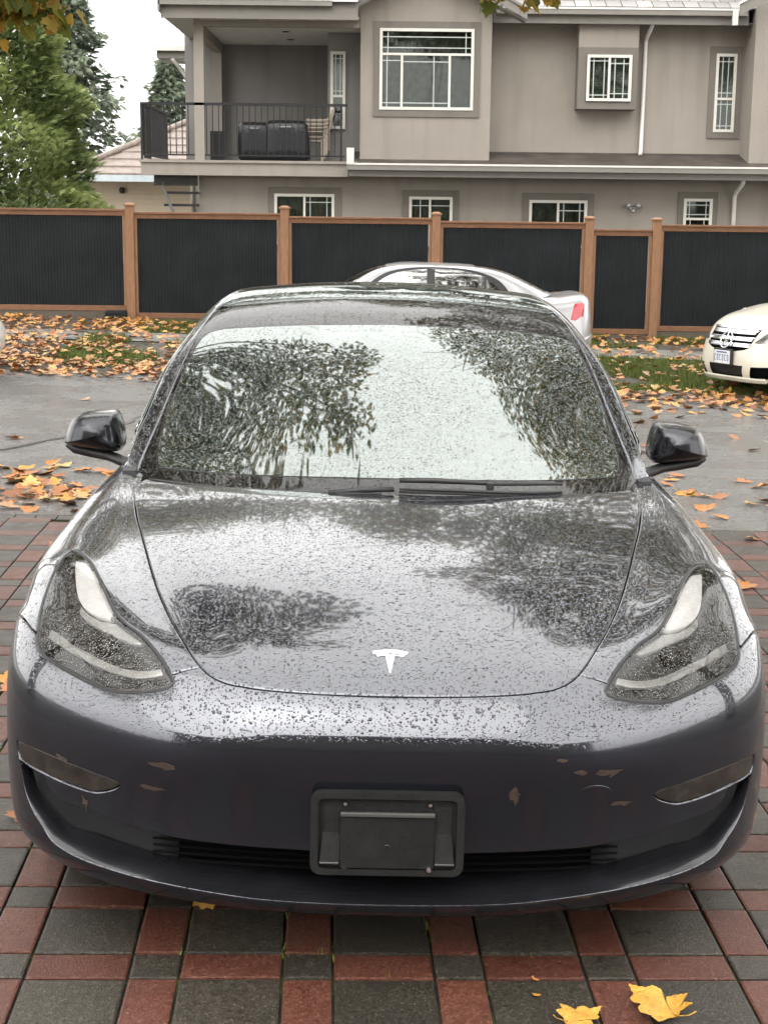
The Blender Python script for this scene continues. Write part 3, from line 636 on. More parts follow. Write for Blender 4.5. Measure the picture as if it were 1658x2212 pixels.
# ================================================================ cedar fence with black ribbed panels
def wood_mat(name, col):
    t = NT(name); co = t.coord(); mp = t.n('Mapping'); mp.inputs['Scale'].default_value = (2.0, 9, 9); t.l(co, mp.inputs[0])
    n = t.noise(mp.outputs[0], 3.5, 7, .65); n2 = t.noise(co, 1.3, 4)
    c = t.mix(t.remap(n, .3, .7, 0, 1), [q * .72 for q in col], [q * 1.15 for q in col]); c = t.mix(t.remap(n2, .5, .75, 0, .55), c, [q * .5 for q in col])
    return t.set(Base_Color=c, Roughness=.62, Normal=t.bump(n, .3, .01))
def wood_vert(name, col):
    t = NT(name); co = t.coord(); mp = t.n('Mapping'); mp.inputs['Scale'].default_value = (9, 9, 1.6); t.l(co, mp.inputs[0])
    n = t.noise(mp.outputs[0], 3.5, 7, .65)
    c = t.mix(t.remap(n, .3, .7, 0, 1), [q * .78 for q in col], [q * 1.15 for q in col])
    return t.set(Base_Color=c, Roughness=.62, Normal=t.bump(n, .3, .01))
M_CEDAR, M_CEDARV = wood_mat('cedar_board', (.235, .112, .056)), wood_vert('cedar_post', (.285, .150, .078))
M_RIB = flat('black_ribbed_sheet', (.012, .015, .017), .55, var=.35, scale=2, Specular_IOR_Level=.2)
FY = 21.3
FP = [(-9.0, 1.72), (-6.56, 1.69), (-4.10, 1.66), (-1.64, 1.64), (.77, 1.57), (3.205, 1.53), (4.28, 1.52), (6.72, 1.50), (9.1, 1.46)]
PN = [(1.60, .05), (1.54, -.05), (1.50, -.16), (1.455, -.22), (1.41, -.27), (1.31, -.335), (1.39, -.28), (1.35, -.33)]
where = ['far end panel beyond the frame', 'with a gap beneath it over drifted leaves', 'between the two posts before the balcony', 'before the lower window nearest the balcony', 'behind the silver sedan boot', 'narrow gate', 'behind the white car', 'beyond the white car']
FENCE = tag(empty('cedar_fence', (.5, FY, -.3)), 'cedar framed fence with black ribbed panels in front of the stucco house', 'fence'); FO = Vector((.5, FY, -.3))
for x, zt in FP:
    p = box('post', Vector((x - .068, FY - .068, gz(x, FY) - .2)) - FO, Vector((x + .068, FY + .068, zt - .05)) - FO, M_CEDARV, FENCE, .006)
    bm = bmesh.new(); add_box(bm, (x - .088, FY - .088, zt - .05), (x + .088, FY + .088, zt - .022), .004); r = add_box(bm, (x - .075, FY - .075, zt - .022), (x + .075, FY + .075, zt), .0)
    for v in r:
        if v.co.z > zt - .005: v.co.x = x + (v.co.x - x) * .55; v.co.y = FY + (v.co.y - FY) * .55
    bmesh.ops.translate(bm, verts=bm.verts, vec=-FO); bm_obj('post_cap', bm, M_CEDARV, p)
for i, (zt, zb) in enumerate(PN):
    x0, x1 = FP[i][0] + .068, FP[i + 1][0] - .068; pn = empty('fence_panel', Vector(((x0 + x1) / 2, FY, zb)) - FO); pn.parent = FENCE; O = Vector(((x0 + x1) / 2, FY, zb))
    bb = lambda n, a, b, m: box(n, Vector(a) - O, Vector(b) - O, m, pn, .004)
    bb('top_rail', (x0, FY - .03, zt - .085), (x1, FY + .03, zt - .012), M_CEDAR); bb('cap_board', (x0, FY - .06, zt - .012), (x1, FY + .06, zt + .02), M_CEDAR)
    bb('bottom_rail', (x0, FY - .03, zb), (x1, FY + .03, zb + .085), M_CEDAR)
    for xs, xe in ((x0, x0 + .045), (x1 - .045, x1)): bb('stile', (xs, FY - .03, zb + .085), (xe, FY + .03, zt - .085), M_CEDARV)
    V, F_ = [], []; xx = np.arange(x0 + .045, x1 - .045, .0125); n = len(xx)
    for k, x in enumerate(xx):
        yy = FY + (.005 if (k // 2) % 2 else -.003)
        V += [Vector((x, yy, zb + .085)) - O, Vector((x, yy, zt - .085)) - O]
    mesh_obj('ribbed_sheet', V, [(2 * k, 2 * k + 2, 2 * k + 3, 2 * k + 1) for k in range(n - 1)], M_RIB, pn)
    if zb - gz((x0 + x1) / 2, FY) < .14 : bb('kick_board', (x0, FY - .02, gz((x0 + x1) / 2, FY) - .12), (x1, FY + .02, zb - .004), flat('weathered_board', (.12, .10, .08), .8) if 'weathered_board' not in bpy.data.materials else bpy.data.materials['weathered_board'])
bk = tag(empty('black_block', (-4.36, FY - .05, gz(-4.36, FY) - .03)), 'black block filling the gap under the fence beside a post', 'block')
bm = bmesh.new(); add_box(bm, (-.16, -.09, 0), (.19, .09, .17), .03); bm_obj('block_body', bm, M_RIB, bk, angle=40)
# ================================================================ trees
def foliage_mat(name, stops, trans=.35, rough=.6):
    t = NT(name); at = t.n('Attribute', attribute_name='rnd')
    c = t.ramp(at.outputs['Fac'], stops)
    t.set(Base_Color=c, Roughness=rough, Specular_IOR_Level=.3)
    tl = t.n('BsdfTranslucent'); t.l(c, tl.inputs['Color']); mx = t.n('MixShader'); mx.inputs[0].default_value = trans
    t.l(t.b.outputs[0], mx.inputs[1]); t.l(tl.outputs[0], mx.inputs[2]); t.l(mx.outputs[0], t.out.inputs['Surface'])
    return t.m
def bark_mat(name, col):
    t = NT(name); co = t.coord(); mp = t.n('Mapping'); mp.inputs['Scale'].default_value = (6, 6, 1.2); t.l(co, mp.inputs[0]); n = t.noise(mp.outputs[0], 4, 7, .7)
    return t.set(Base_Color=t.mix(t.remap(n, .3, .7, 0, 1), [q * .6 for q in col], [q * 1.3 for q in col]), Roughness=.9, Normal=t.bump(n, .8, .03))
M_BARK = bark_mat('grey_bark', (.10, .085, .07)); M_BARK2 = bark_mat('brown_bark', (.09, .06, .04))
def soup(name, V, F_, R, mat, parent=None, smooth=False):
    """big triangle soup from numpy arrays with one random value per vertex"""
    V = np.asarray(V, np.float32); F_ = np.asarray(F_, np.int32); me = bpy.data.meshes.new(name)
    me.vertices.add(len(V)); me.vertices.foreach_set('co', V.ravel())
    n = F_.shape[1]; me.loops.add(F_.size); me.loops.foreach_set('vertex_index', F_.ravel())
    me.polygons.add(len(F_)); me.polygons.foreach_set('loop_start', np.arange(0, F_.size, n, dtype=np.int32)); me.polygons.foreach_set('loop_total', np.full(len(F_), n, np.int32))
    me.update(calc_edges=True); me.materials.append(mat)
    a = me.attributes.new('rnd', 'FLOAT', 'POINT'); a.data.foreach_set('value', np.asarray(R, np.float32))
    return link(bpy.data.objects.new(name, me), parent)
def frames(D, roll):
    """orthonormal frames whose x axis is D (n,3)"""
    D = D / (np.linalg.norm(D, axis=1)[:, None] + 1e-9); up = np.tile([0, 0, 1.], (len(D), 1)); up[np.abs(D[:, 2]) > .95] = [1, 0, 0]
    S = np.cross(up, D); S /= np.linalg.norm(S, axis=1)[:, None]; U = np.cross(D, S)
    c, s = np.cos(roll)[:, None], np.sin(roll)[:, None]
    return D, S * c + U * s, U * c - S * s
def instance(tmplV, tmplF, P, D, size, roll, rnd):
    """stamp a small template (x along D, y sideways, z up) at many places"""
    A, B, C_ = frames(D, roll); n, m = len(P), len(tmplV)
    V = P[:, None] + size[:, None, None] * (tmplV[None, :, 0:1] * A[:, None] + tmplV[None, :, 1:2] * B[:, None] + tmplV[None, :, 2:3] * C_[:, None])
    F_ = (tmplF[None] + (np.arange(n) * m)[:, None, None]).reshape(-1, tmplF.shape[1])
    return V.reshape(-1, 3), F_, np.repeat(rnd, m)
# maple leaf: five lobes, folded a little along its midrib (x = tip direction)
LEAF2D = [(0, 0), (.10, -.16), (.05, -.36), (.22, -.34), (.28, -.50), (.42, -.40), (.50, -.24), (.62, -.30), (.74, -.24), (.78, -.12), (1.0, 0), (.78, .12), (.74, .24), (.62, .30), (.50, .24), (.42, .40), (.28, .50), (.22, .34), (.05, .36), (.10, .16)]
LV = np.array([(x - .1, y, .16 * abs(y) - .10 * x * x) for x, y in LEAF2D] + [(.32, 0, -.03)]); _c = len(LEAF2D)
LF = np.array([(_c, i, (i + 1) % _c) for i in range(_c)])
SLV = np.array([(0, 0, 0), (.3, -.42, .08), (.62, -.26, .04), (1, 0, -.10), (.62, .26, .04), (.3, .42, .08)]); SLF = np.array([(0, 1, 2), (0, 2, 3), (0, 3, 4), (0, 4, 5)])
M_MAPLE = foliage_mat('autumn_maple_leaf', [(0, (.05, .085, .018)), (.35, (.09, .11, .02)), (.6, (.22, .17, .025)), (.8, (.34, .19, .03)), (1, (.30, .10, .025))], .45)
def maple(label, trunk, height, blobs, hang=(), density=520, seed=1):
    rg = np.random.default_rng(seed); x, y = trunk; z0 = gz(x, y)
    root = tag(empty('maple_tree', (x, y, z0)), label, 'tree', 'street maples'); O = np.array([x, y, z0])
    top = Vector((x, y, height))
    tp = [(0, 0, -.1), (.03, .02, 1.0), (.02, -.03, 2.4), (-.03, .02, 3.6), (0, 0, height - z0 - .5)]
    tube('trunk', tp, [.30, .23, .20, .17, .06], M_BARK, root, 10)
    V, F_, R = [], [], []; bV, bF = [], []
    def branch(p, q, r0):
        mid = (p + q) / 2 + Vector((rg.normal(0, .15), rg.normal(0, .15), .35)); pts = [p, (p + mid) / 2 + Vector((0, 0, .08)), mid, (mid + q) / 2, q]
        v, f = tube_data(pts, [r0, r0 * .75, r0 * .55, r0 * .35, .012], 6); b = len(bV); bV.extend(v); bF.extend([tuple(b + e for e in g) for g in f])
    base = sum(len(a[0]) for a in V)
    for (bx, by, bz, br) in list(blobs) + list(hang):
        c = Vector((bx - x, by - y, bz - z0)); h = max(2.4, min(height - z0 - .8, c.z - .3 * c.xy.length))
        if bz < 4.5:
            nb_ = min(blobs, key=lambda b: (b[0] - bx) ** 2 + (b[1] - by) ** 2); branch(Vector((nb_[0] - x, nb_[1] - y, nb_[2] - z0)), c, .02)
        else: branch(Vector((0, 0, h)), c, .075)
        for k in range(5): branch(c, c + Vector(rg.normal(0, br * .6, 3)), .022)
        high = bz > 4.5; n = int(density * (2.3 if high else 1) * br ** 2.2) + 14
        d = rg.normal(0, 1, (n, 3)); d /= np.linalg.norm(d, axis=1)[:, None]
        P = np.array(c) + d * (br * rg.uniform(.25, 1.0, n) ** .6)[:, None] * np.array([1, 1, .62])
        P += rg.normal(0, .06, P.shape)
        D = d * .6 + rg.normal(0, .6, (n, 3)); D[:, 2] -= .5
        v, f, r = instance(SLV if high else LV, SLF if high else LF, P, D, (rg.uniform(.075, .12, n) if high else rg.uniform(.11, .19, n)), rg.normal(0, .6, n), np.clip(rg.beta(1.6, 1.6, n) * .75 + rg.normal(.08, .08) + (.15 if bz < 4 else 0), 0, 1))
        F_.append(f + base); V.append(v); R.append(r); base += len(v)
    mesh_obj('limbs', bV, bF, M_BARK, root, smooth=True)
    soup('crown', np.concatenate(V), np.concatenate(F_), np.concatenate(R), M_MAPLE, root)
maple('large maple at the left edge whose autumn leaves hang in from above', (-5.9, 8.2), 9.5,
      [(-3.0, 5.7, 6.6, .95), (-1.9, 5.4, 6.8, .8), (-1.15, 4.9, 7.0, .6), (-2.4, 6.3, 6.9, .7), (-3.3, 4.7, 6.5, .9), (-2.3, 4.5, 6.9, .7), (-4.6, 5.6, 7, 1.3), (-5.9, 7, 8.2, 1.8), (-5.2, 9, 7.5, 1.3), (-6.8, 5.4, 7, 1.5), (-7.4, 8.5, 7.2, 1.6), (-.75, 5.6, 7.0, .55), (-.45, 6.3, 7.1, .45), (-1.4, 6.3, 7.0, .65), (-.55, 4.7, 7.1, .4), (-5.0, 7.5, 5.0, 1.2), (-4.5, 9.2, 5.2, 1.0), (-3.5, 11.4, 6.2, .7), (-4.2, 6.4, 5.4, .8)],
      [(-3.25, 10.0, 3.42, .40), (-3.02, 10.05, 3.30, .2), (-3.45, 10.0, 3.26, .26), (-2.84, 10.1, 3.30, .20), (-3.6, 9.9, 3.8, .5)], seed=3)
maple('large maple off to one side whose leafy twig dips in at the top edge', (5.9, 9.0), 9.8,
      [(2.9, 6.1, 6.8, .95), (3.7, 5.6, 6.6, .9), (4.0, 7.6, 7, 1.2), (2.3, 7.4, 7.1, .85), (1.55, 7.1, 7.2, .5), (2.6, 9.0, 7.2, 1.1), (1.5, 9.4, 7.1, .6), (1.8, 10.5, 7.0, .7), (3.7, 10.6, 7.2, 1.3), (5.2, 8, 8, 1.9), (6.4, 10, 8, 1.8), (5.2, 6.0, 7, 1.3), (1.25, 7.7, 7.2, .55), (.95, 8.7, 7.2, .55), (2.0, 6.6, 7.0, .55), (.6, 12.2, 7.2, .8), (1.8, 12.5, 7.3, 1.0), (3.2, 12.9, 7.3, 1.1), (5.0, 7.4, 5.1, 1.2), (4.5, 9.2, 5.2, 1.0), (3.4, 11.6, 6.2, .8), (4.3, 6.3, 5.4, .8)],
      [(1.06, 11.0, 3.62, .17), (1.28, 11.0, 3.62, .14), (.84, 11.0, 3.62, .13)], seed=5)
maple('tall street maple across the road, trunk out of the frame', (-8.6, 15.6), 10.5, [(-4.4, 14.4, 7.1, 1.3), (-2.7, 14.9, 7.3, 1.1), (-1.2, 14.6, 7.5, .8), (-6, 15.5, 8.2, 1.9), (-8.4, 15.5, 9, 2.2), (-3.6, 16.4, 8.6, 1.2), (-4.9, 16.3, 6.0, 1.3), (-6.9, 16.5, 6.0, 1.6), (-3.4, 16.2, 6.2, 1.0), (-9, 17, 6, 1.9), (-1.6, 13.3, 6.9, .9), (-3.0, 13.7, 6.8, 1.0), (0, 13.6, 7.1, .8), (-2.0, 16.0, 6.1, 1.0), (-.9, 16.1, 6.1, .8)], density=420, seed=8)
maple('tall street maple across the road behind the white car', (8.6, 15.9), 10.5, [(4.2, 15.0, 7.1, 1.4), (2.6, 15.2, 7.4, 1.1), (1.1, 14.8, 7.6, .9), (6, 15.5, 8.2, 1.9), (8.4, 15.8, 9, 2.2), (3.4, 16.4, 8.8, 1.2), (.2, 15.8, 8.6, .9), (4.9, 15.9, 6.0, 1.3), (6.6, 16.8, 6.0, 1.6), (9.2, 16.6, 6, 1.9), (3.5, 16.2, 6.2, 1.0), (1.2, 15.9, 6.1, 1.0), (2.4, 16.1, 6.1, 1.0), (-.2, 15.8, 6.2, .8)], density=420, seed=9)
maple('green maple beside the driveway, out of the frame on the left', (-7.0, 1.6), 8.5, [(-5.6, 2.4, 5.6, 1.5), (-5.2, .4, 5.8, 1.4), (-4.6, 3.4, 6.4, 1.0), (-6.8, 1.5, 7, 2.0), (-5.2, -1.8, 6, 1.5), (-7.4, -1.2, 5.5, 1.8), (-6.9, 4, 5, 1.5), (-7.2, 2.2, 3.6, 1.3)], density=260, seed=12)
maple('green maple beside the driveway, out of the frame on the right', (7.2, 1.2), 8.5, [(5.8, 2.2, 5.6, 1.5), (5.4, .2, 5.8, 1.4), (5.0, 3.8, 6.2, 1.0), (7.0, 1.5, 7, 2.0), (5.6, -1.8, 6, 1.4), (7.6, -1.2, 5.5, 1.8), (7.1, 4, 5, 1.5), (7.4, 2.0, 3.6, 1.3)], density=260, seed=13)
# conifers
FR = []
for k in range(5):
    a = (k - 2) * .17; L = 1.0 - .16 * abs(k - 2); ca_, sa_ = math.cos(a), math.sin(a); w = .055
    FR += [(0, 0, 0), (ca_ * L * .5 - sa_ * w, sa_ * L * .5 + ca_ * w, .05), (ca_ * L, sa_ * L, -.12 * L), (ca_ * L * .5 + sa_ * w, sa_ * L * .5 - ca_ * w, .05)]
FRV = np.array(FR); FRF = np.array([(4 * k, 4 * k + 1, 4 * k + 2, 4 * k + 3) for k in range(5)])
def conifer(name, label, loc, H, Rb, n, mat, size, power=.8, z_lo=.0, lump=.12, droop=-.1, seed=1, shell=.55, group='conifers behind the fence'):
    rg = np.random.default_rng(seed); x, y = loc; z0 = gz(x, y)
    root = tag(empty(name, (x, y, z0)), label, 'tree', group)
    tube('trunk', [(0, 0, -.2), (0, 0, H * .3), (0, 0, H * .65), (0, 0, H * .98)], [Rb * .10, Rb * .08, Rb * .045, .02], M_BARK2, root, 8)
    t_ = rg.uniform(0, 1, n) ** .85; h = z_lo + (H - z_lo) * t_; a = rg.uniform(0, 2 * np.pi, n)
    prof = Rb * (1 - t_) ** power * np.minimum(1, .55 + t_ * 4)
    lumps = 1 + lump * (np.sin(a * 5 + h * 2.1) + np.sin(a * 3 - h * 3.3 + 1) + np.sin(h * 5.2 + a))
    r = prof * lumps * (shell + (1 - shell) * rg.uniform(0, 1, n) ** .5)
    P = np.stack([np.cos(a) * r, np.sin(a) * r, h], 1) + rg.normal(0, .06, (n, 3))
    D = np.stack([np.cos(a), np.sin(a), np.full(n, droop)], 1) + rg.normal(0, .35, (n, 3))
    tone = .45 + .22 * np.sin(a * 4 + h * 1.7) + rg.normal(0, .20, n)
    v, f, rr = instance(FRV, FRF, P, D, size * rg.uniform(.6, 1.25, n), rg.normal(0, .5, n), np.clip(tone, 0, 1))
    soup('crown', v, f, rr, mat, root)
    return root
M_CEDARLEAF = foliage_mat('cedar_foliage', [(0, (.10, .14, .05)), (.45, (.27, .34, .13)), (.8, (.40, .46, .19)), (1, (.50, .54, .25))], .35)
M_FIRLEAF = foliage_mat('fir_foliage', [(0, (.09, .12, .085)), (.5, (.16, .195, .135)), (1, (.25, .28, .19))], .25)  # foliage tones lightened to stand in for distance haze
conifer('cedar_tree', 'dense bright green cedar rising behind the left end of the fence', (-8.75, 31.0), 9.4, 2.35, 36000, M_CEDARLEAF, .27, .62, .3, .10, .55, 2, .7)
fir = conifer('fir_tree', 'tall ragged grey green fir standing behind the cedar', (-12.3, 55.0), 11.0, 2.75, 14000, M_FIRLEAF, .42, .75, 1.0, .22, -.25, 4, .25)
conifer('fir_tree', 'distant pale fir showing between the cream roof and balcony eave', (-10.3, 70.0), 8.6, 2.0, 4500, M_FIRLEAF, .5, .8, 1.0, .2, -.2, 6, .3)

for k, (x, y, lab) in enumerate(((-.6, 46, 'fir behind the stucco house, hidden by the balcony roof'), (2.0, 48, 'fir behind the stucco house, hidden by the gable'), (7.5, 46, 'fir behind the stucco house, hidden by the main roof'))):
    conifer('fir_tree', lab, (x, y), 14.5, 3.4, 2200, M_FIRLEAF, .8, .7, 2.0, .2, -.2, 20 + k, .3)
# ================================================================ the parked dark grey electric saloon
def droplet_normal(t, co, s1=150.0, s2=330.0, strength=1.0, dist=.0026, fade=True):
    """rain beads: little caps of random size standing on surfaces that face up"""
    hs = []
    for sc, lo, amp, big in ((s1 * .80, .60, 1.0, .56), (s2 * .66, .02, .80, .62)):
        v = t.n('TexVoronoi', feature='F1'); v.inputs['Scale'].default_value = sc; v.inputs['Randomness'].default_value = 1.0
        t.l(co, v.inputs['Vector'])
        sep = t.n('SeparateColor'); t.l(v.outputs['Color'], sep.inputs[0])
        rad = t.remap(t.math('POWER', t.remap(sep.outputs[0], lo, 1.0, 0, 1), 2.2), 0, 1, .16, big)
        q = t.math('SUBTRACT', 1.0, t.math('DIVIDE', v.outputs['Distance'], rad), clamp=True)
        h = t.math('MULTIPLY', t.math('POWER', q, .6), t.math('GREATER_THAN', sep.outputs[0], lo))
        hs.append(t.math('MULTIPLY', h, amp))
    h = t.math('ADD', hs[0], hs[1])
    if fade:
        g = t.n('NewGeometry'); sx = t.n('SeparateXYZ'); t.l(g.outputs['Normal'], sx.inputs[0])
        h = t.math('MULTIPLY', h, t.remap(sx.outputs[2], .22, .60, .03, 1.0, True))
    return t.bump(h, strength, dist), h
def mat_paint():
    t = NT('wet_grey_metallic_paint'); co = t.coord()
    nrm, h = droplet_normal(t, co)
    fl = t.noise(co, 900, 2)
    col = t.mix(t.remap(fl, .35, .65, 0, 1), (.026, .0295, .041), (.048, .053, .071))
    g = t.n('NewGeometry'); sx = t.n('SeparateXYZ'); t.l(co, sx.inputs[0])
    mud = t.math('MULTIPLY', t.remap(t.noise(co, 7, 6, .7), .60, .72, 0, 1), t.remap(sx.outputs[2], .60, .30, 0, .35))
    col = t.mix(mud, col, (.075, .06, .045))
    sn = t.n('SeparateXYZ'); t.l(g.outputs['Normal'], sn.inputs[0]); up = sn.outputs[2]        # road film dulls the upright faces
    wet = t.remap(h, .12, .5, 0, .45)
    col = t.mix(wet, col, (.02, .021, .026))
    t.set(Base_Color=col, Metallic=.85, Roughness=t.remap(up, .1, .45, .20, .15, True), IOR=1.5, Coat_Weight=t.math('MULTIPLY', t.remap(h, .15, .6, 1.0, .5), t.remap(up, .05, .40, .20, 1.0, True)), Coat_Roughness=t.remap(up, .1, .45, .10, .03, True), Coat_IOR=2.0, Normal=nrm, Coat_Normal=nrm)
    return t.m
def mat_glass(name, tint, base_t, s1=170.0, ior=1.9, drops=True, gcol=(.93, 1.0, .975)):
    """laminated glass with a mirror-like wet outer face"""
    t = NT(name); co = t.coord()
    tr = t.n('BsdfTransparent'); tr.inputs['Color'].default_value = (*tint, 1)
    gl = t.n('BsdfGlossy'); gl.inputs['Roughness'].default_value = .022; gl.inputs['Color'].default_value = (*gcol, 1)
    fr = t.n('Fresnel'); fr.inputs['IOR'].default_value = ior
    if drops:
        nrm, h = droplet_normal(t, co, s1, 380.0, 1.0, .0030, False)
        t.l(nrm, gl.inputs['Normal']); t.l(nrm, fr.inputs['Normal'])
    mx = t.n('MixShader'); f = t.math('ADD', fr.outputs[0], base_t, clamp=True)
    if drops: f = t.math('MULTIPLY', f, t.remap(h, .12, .6, 1.0, .45))
    t.l(f, mx.inputs[0]); t.l(tr.outputs[0], mx.inputs[1]); t.l(gl.outputs[0], mx.inputs[2])
    t.l(mx.outputs[0], t.out.inputs['Surface'])
    return t.m
M_PAINT = mat_paint()
M_LIP = flat('dry_grey_paint', (.015, .0155, .0185), .26, .2, var=.25, scale=9, Coat_Weight=.7)
M_WSHIELD = mat_glass('windscreen_glass', (.50, .56, .52), .17)
M_WSRIM = mat_glass('windscreen_edge_glass', (.5, .5, .5), .0, 170.0, 1.62, True, (1, 1, 1))
M_SIDEGL = mat_glass('side_window_glass', (.10, .11, .105), .05, drops=False)
M_ROOFGL = mat_glass('roof_glass', (.01, .011, .012), .02, 150.0)
M_LAMPGL = mat_glass('clear_lamp_lens', (.90, .89, .87), .0, 190.0, 1.55, True, (1, 1, 1))
M_BLACKPL = flat('black_plastic', (.018, .018, .019), .42, var=.2, scale=30, bump=.15, bscale=300)
M_GRIT = flat('dusty_black_plastic', (.013, .013, .0125), .6, var=.35, scale=22, bump=.2, bscale=260, Specular_IOR_Level=.22)
M_RUBBER = flat('tyre_rubber', (.02, .02, .02), .8, var=.2, scale=30, bump=.2)
M_LINER = flat('shadow_liner', (.004, .004, .0045), .9, var=.1, Specular_IOR_Level=.05)
M_FRIT = flat('black_glass_border', (.02, .018, .017), .5, var=.1)
M_CHROME = flat('bright_chrome', (.72, .73, .75), .12, 1.0, var=.03)
M_SILVERLAMP = flat('lamp_reflector', (.40, .40, .39), .32, .5, var=.15, scale=40)
M_DRL = flat('white_light_guide', (.62, .62, .62), .35, 0, var=.04, scale=60)  # white of the guide also stands for sky reflection on the lens
M_BOWL = flat('lamp_housing', (.022, .020, .017), .3, .15, var=.3, scale=50)
M_SMOKED = flat('smoked_fog_lens', (.022, .018, .015), .22, 0, var=.6, scale=25)
M_RIM = flat('grey_alloy', (.18, .18, .19), .4, .8, var=.1)
M_SEAT = flat('dark_seat_trim', (.03, .03, .032), .6, var=.1, scale=20)
M_DASH = flat('dashboard_trim', (.045, .045, .046), .65, var=.15, scale=25)
M_BADGE = flat('satin_chrome_badge', (.66, .67, .70), .3, 1.0, var=.02)
M_RUST = flat('rust_scuff', (.040, .025, .017), .8, var=.4, scale=80)

CAR = empty('electric_sedan', (0, 0, 0), (0, .012, .008))
tag(CAR, 'wet dark grey electric sedan parked on the brick driveway, front towards the viewer', 'car')
BODY, CABIN = Surf(BODY_ROWS), Surf(CABIN_ROWS)
LENS = [(.6265,.1894),(.6047,.1856),(.5882,.1799),(.5765,.1732),(.5653,.1619),(.5591,.1496),(.5587,.1413),(.5562,.1327),(.5465,.1275),(.535,.1243),(.5271,.1198),(.519,.1131),(.51,.1064),(.4988,.1001),(.4925,.097),(.4982,.0949),(.5152,.093),(.54,.0914),(.5598,.0904),(.5802,.0904),(.609,.0917),(.6458,.0936),(.6788,.0955),(.7061,.0982),(.7206,.1024),(.7246,.1074),(.7256,.115),(.727,.1249),(.7224,.1385),(.6995,.1533),(.6705,.1667),(.6464,.1806)]
SEAM_OUT = [(.759,.1129),(.7869,.1167),(.8308,.1178),(.90,.1165),(1.0,.113)]
SEAM_IN = [(.4768,.103),(.4474,.1058)]
HOOD = [(0,.0991),(.08,.0990),(.1589,.0989),(.2664,.0989),(.3505,.0988),(.4075,.0995),(.4348,.1021),(.4474,.1058),(.4525,.1113),(.4503,.1256),(.4455,.1406),(.4425,.1635),(.4405,.1878),(.4415,.2153),(.4487,.2467),(.4594,.2855)]
FOG = [(.7592,.0546),(.6834,.0555),(.629,.0552),(.5861,.0544),(.5576,.0536),(.547,.0526),(.5552,.0503),(.5693,.048),(.5858,.0462),(.6004,.0458),(.6342,.0458),(.6798,.0463),(.728,.0465),(.7539,.0467),(.76,.0503)]
IN_TOP = [(.7541,.0455),(.7281,.0448),(.68,.0444),(.6779,.0411),(.6633,.0384),(.6453,.0372),(.6102,.037),(.5731,.036),(.5356,.0347),(.5004,.034),(.4776,.0333),(.4077,.033),(.2613,.0328),(.1524,.0325),(0,.0323)]
IN_LOW = [(.7541,.0455),(.7482,.0395),(.7394,.0331),(.7255,.0286),(.7108,.0253),(.6973,.023),(.6871,.0204),(.6752,.0173),(.6543,.0153),(.6229,.0139),(.5784,.0133),(.5377,.0127),(.5009,.0121),(.4549,.0115),(.4071,.0112),(.3062,.0105),(.1502,.0101),(0,.0099)]
DRL = [(.6177,.1796),(.5911,.1783),(.5790,.1708),(.5690,.1596),(.5640,.1474),(.5625,.1384),(.5620,.1337),(.5796,.131),(.6017,.1305),(.6227,.1341),(.6334,.1409),(.6334,.1506),(.6257,.164)]
DRL_LOW = [(.6334,.1365),(.6192,.1312),(.5987,.1282),(.5671,.1300),(.5550,.1262),(.5350,.1205),(.5489,.1189),(.5702,.1196),(.5987,.122),(.6223,.1247),(.6387,.1315)]
BAND = [(.7009,.1145),(.7074,.1084),(.6706,.1045),(.6383,.1019),(.6098,.0999),(.5821,.0984),(.5568,.098),(.5334,.0991),(.5150,.1014),(.5170,.1042),(.5435,.1017),(.5678,.1013),(.5939,.1025),(.6242,.1054),(.6536,.1078),(.6781,.1118)]
FRIT = [(0,.2757),(.1,.2748),(.2055,.2735),(.4232,.2725),(.5539,.2703),(.5950,.264),(.6077,.2547),(.607,.1945),(.6044,.1349),(.5941,.0781),(.5786,.0373),(.5606,.0231),(.4925,.0242),(.2646,.0268),(.1,.0280),(0,.0283)]
mir = lambda L, s: [(a * s, b) for a, b in L]

def densify(S, uv, closed=True, step=.009, corner=.72):
    """Catmull-Rom through the outline, straight at sharp corners"""
    k = np.array([S.Lu / 2, S.Lv]); P = np.array(uv, float) * k; n = len(P); out = []
    T = np.zeros_like(P)
    for i in range(n):
        a, b = P[i - 1] if (closed or i) else P[i], P[(i + 1) % n] if (closed or i < n - 1) else P[i]
        d0, d1 = P[i] - a, b - P[i]; l0, l1 = np.linalg.norm(d0), np.linalg.norm(d1)
        if l0 < 1e-9 or l1 < 1e-9 or d0 @ d1 / (l0 * l1 + 1e-12) < corner: T[i] = np.nan
        else: T[i] = (d0 / l0 + d1 / l1) / 2
    for i in range(n if closed else n - 1):
        a, b = P[i], P[(i + 1) % n]; L = np.linalg.norm(b - a)
        if L < 1e-9: continue
        ta = T[i] if not np.isnan(T[i, 0]) else (b - a) / L
        tb = T[(i + 1) % n] if not np.isnan(T[(i + 1) % n, 0]) else (b - a) / L
        m = max(1, int(math.ceil(L / step)))
        for q in range(m):
            t = q / m; h0 = 2 * t**3 - 3 * t**2 + 1
            out.append(h0 * a + (t**3 - 2 * t**2 + t) * L * ta + (1 - h0) * b + (t**3 - t**2) * L * tb)
    if not closed: out.append(P[-1])
    return np.array(out) / k
def inside(P, poly):
    x, y = P[:, 0], P[:, 1]; r = np.zeros(len(P), bool); n = len(poly)
    for i in range(n):
        (x0, y0), (x1, y1) = poly[i], poly[i - 1]
        c = ((y0 > y) != (y1 > y)); 
        if y0 != y1: r ^= c & (x < (x1 - x0) * (y - y0) / (y1 - y0) + x0)
    return r
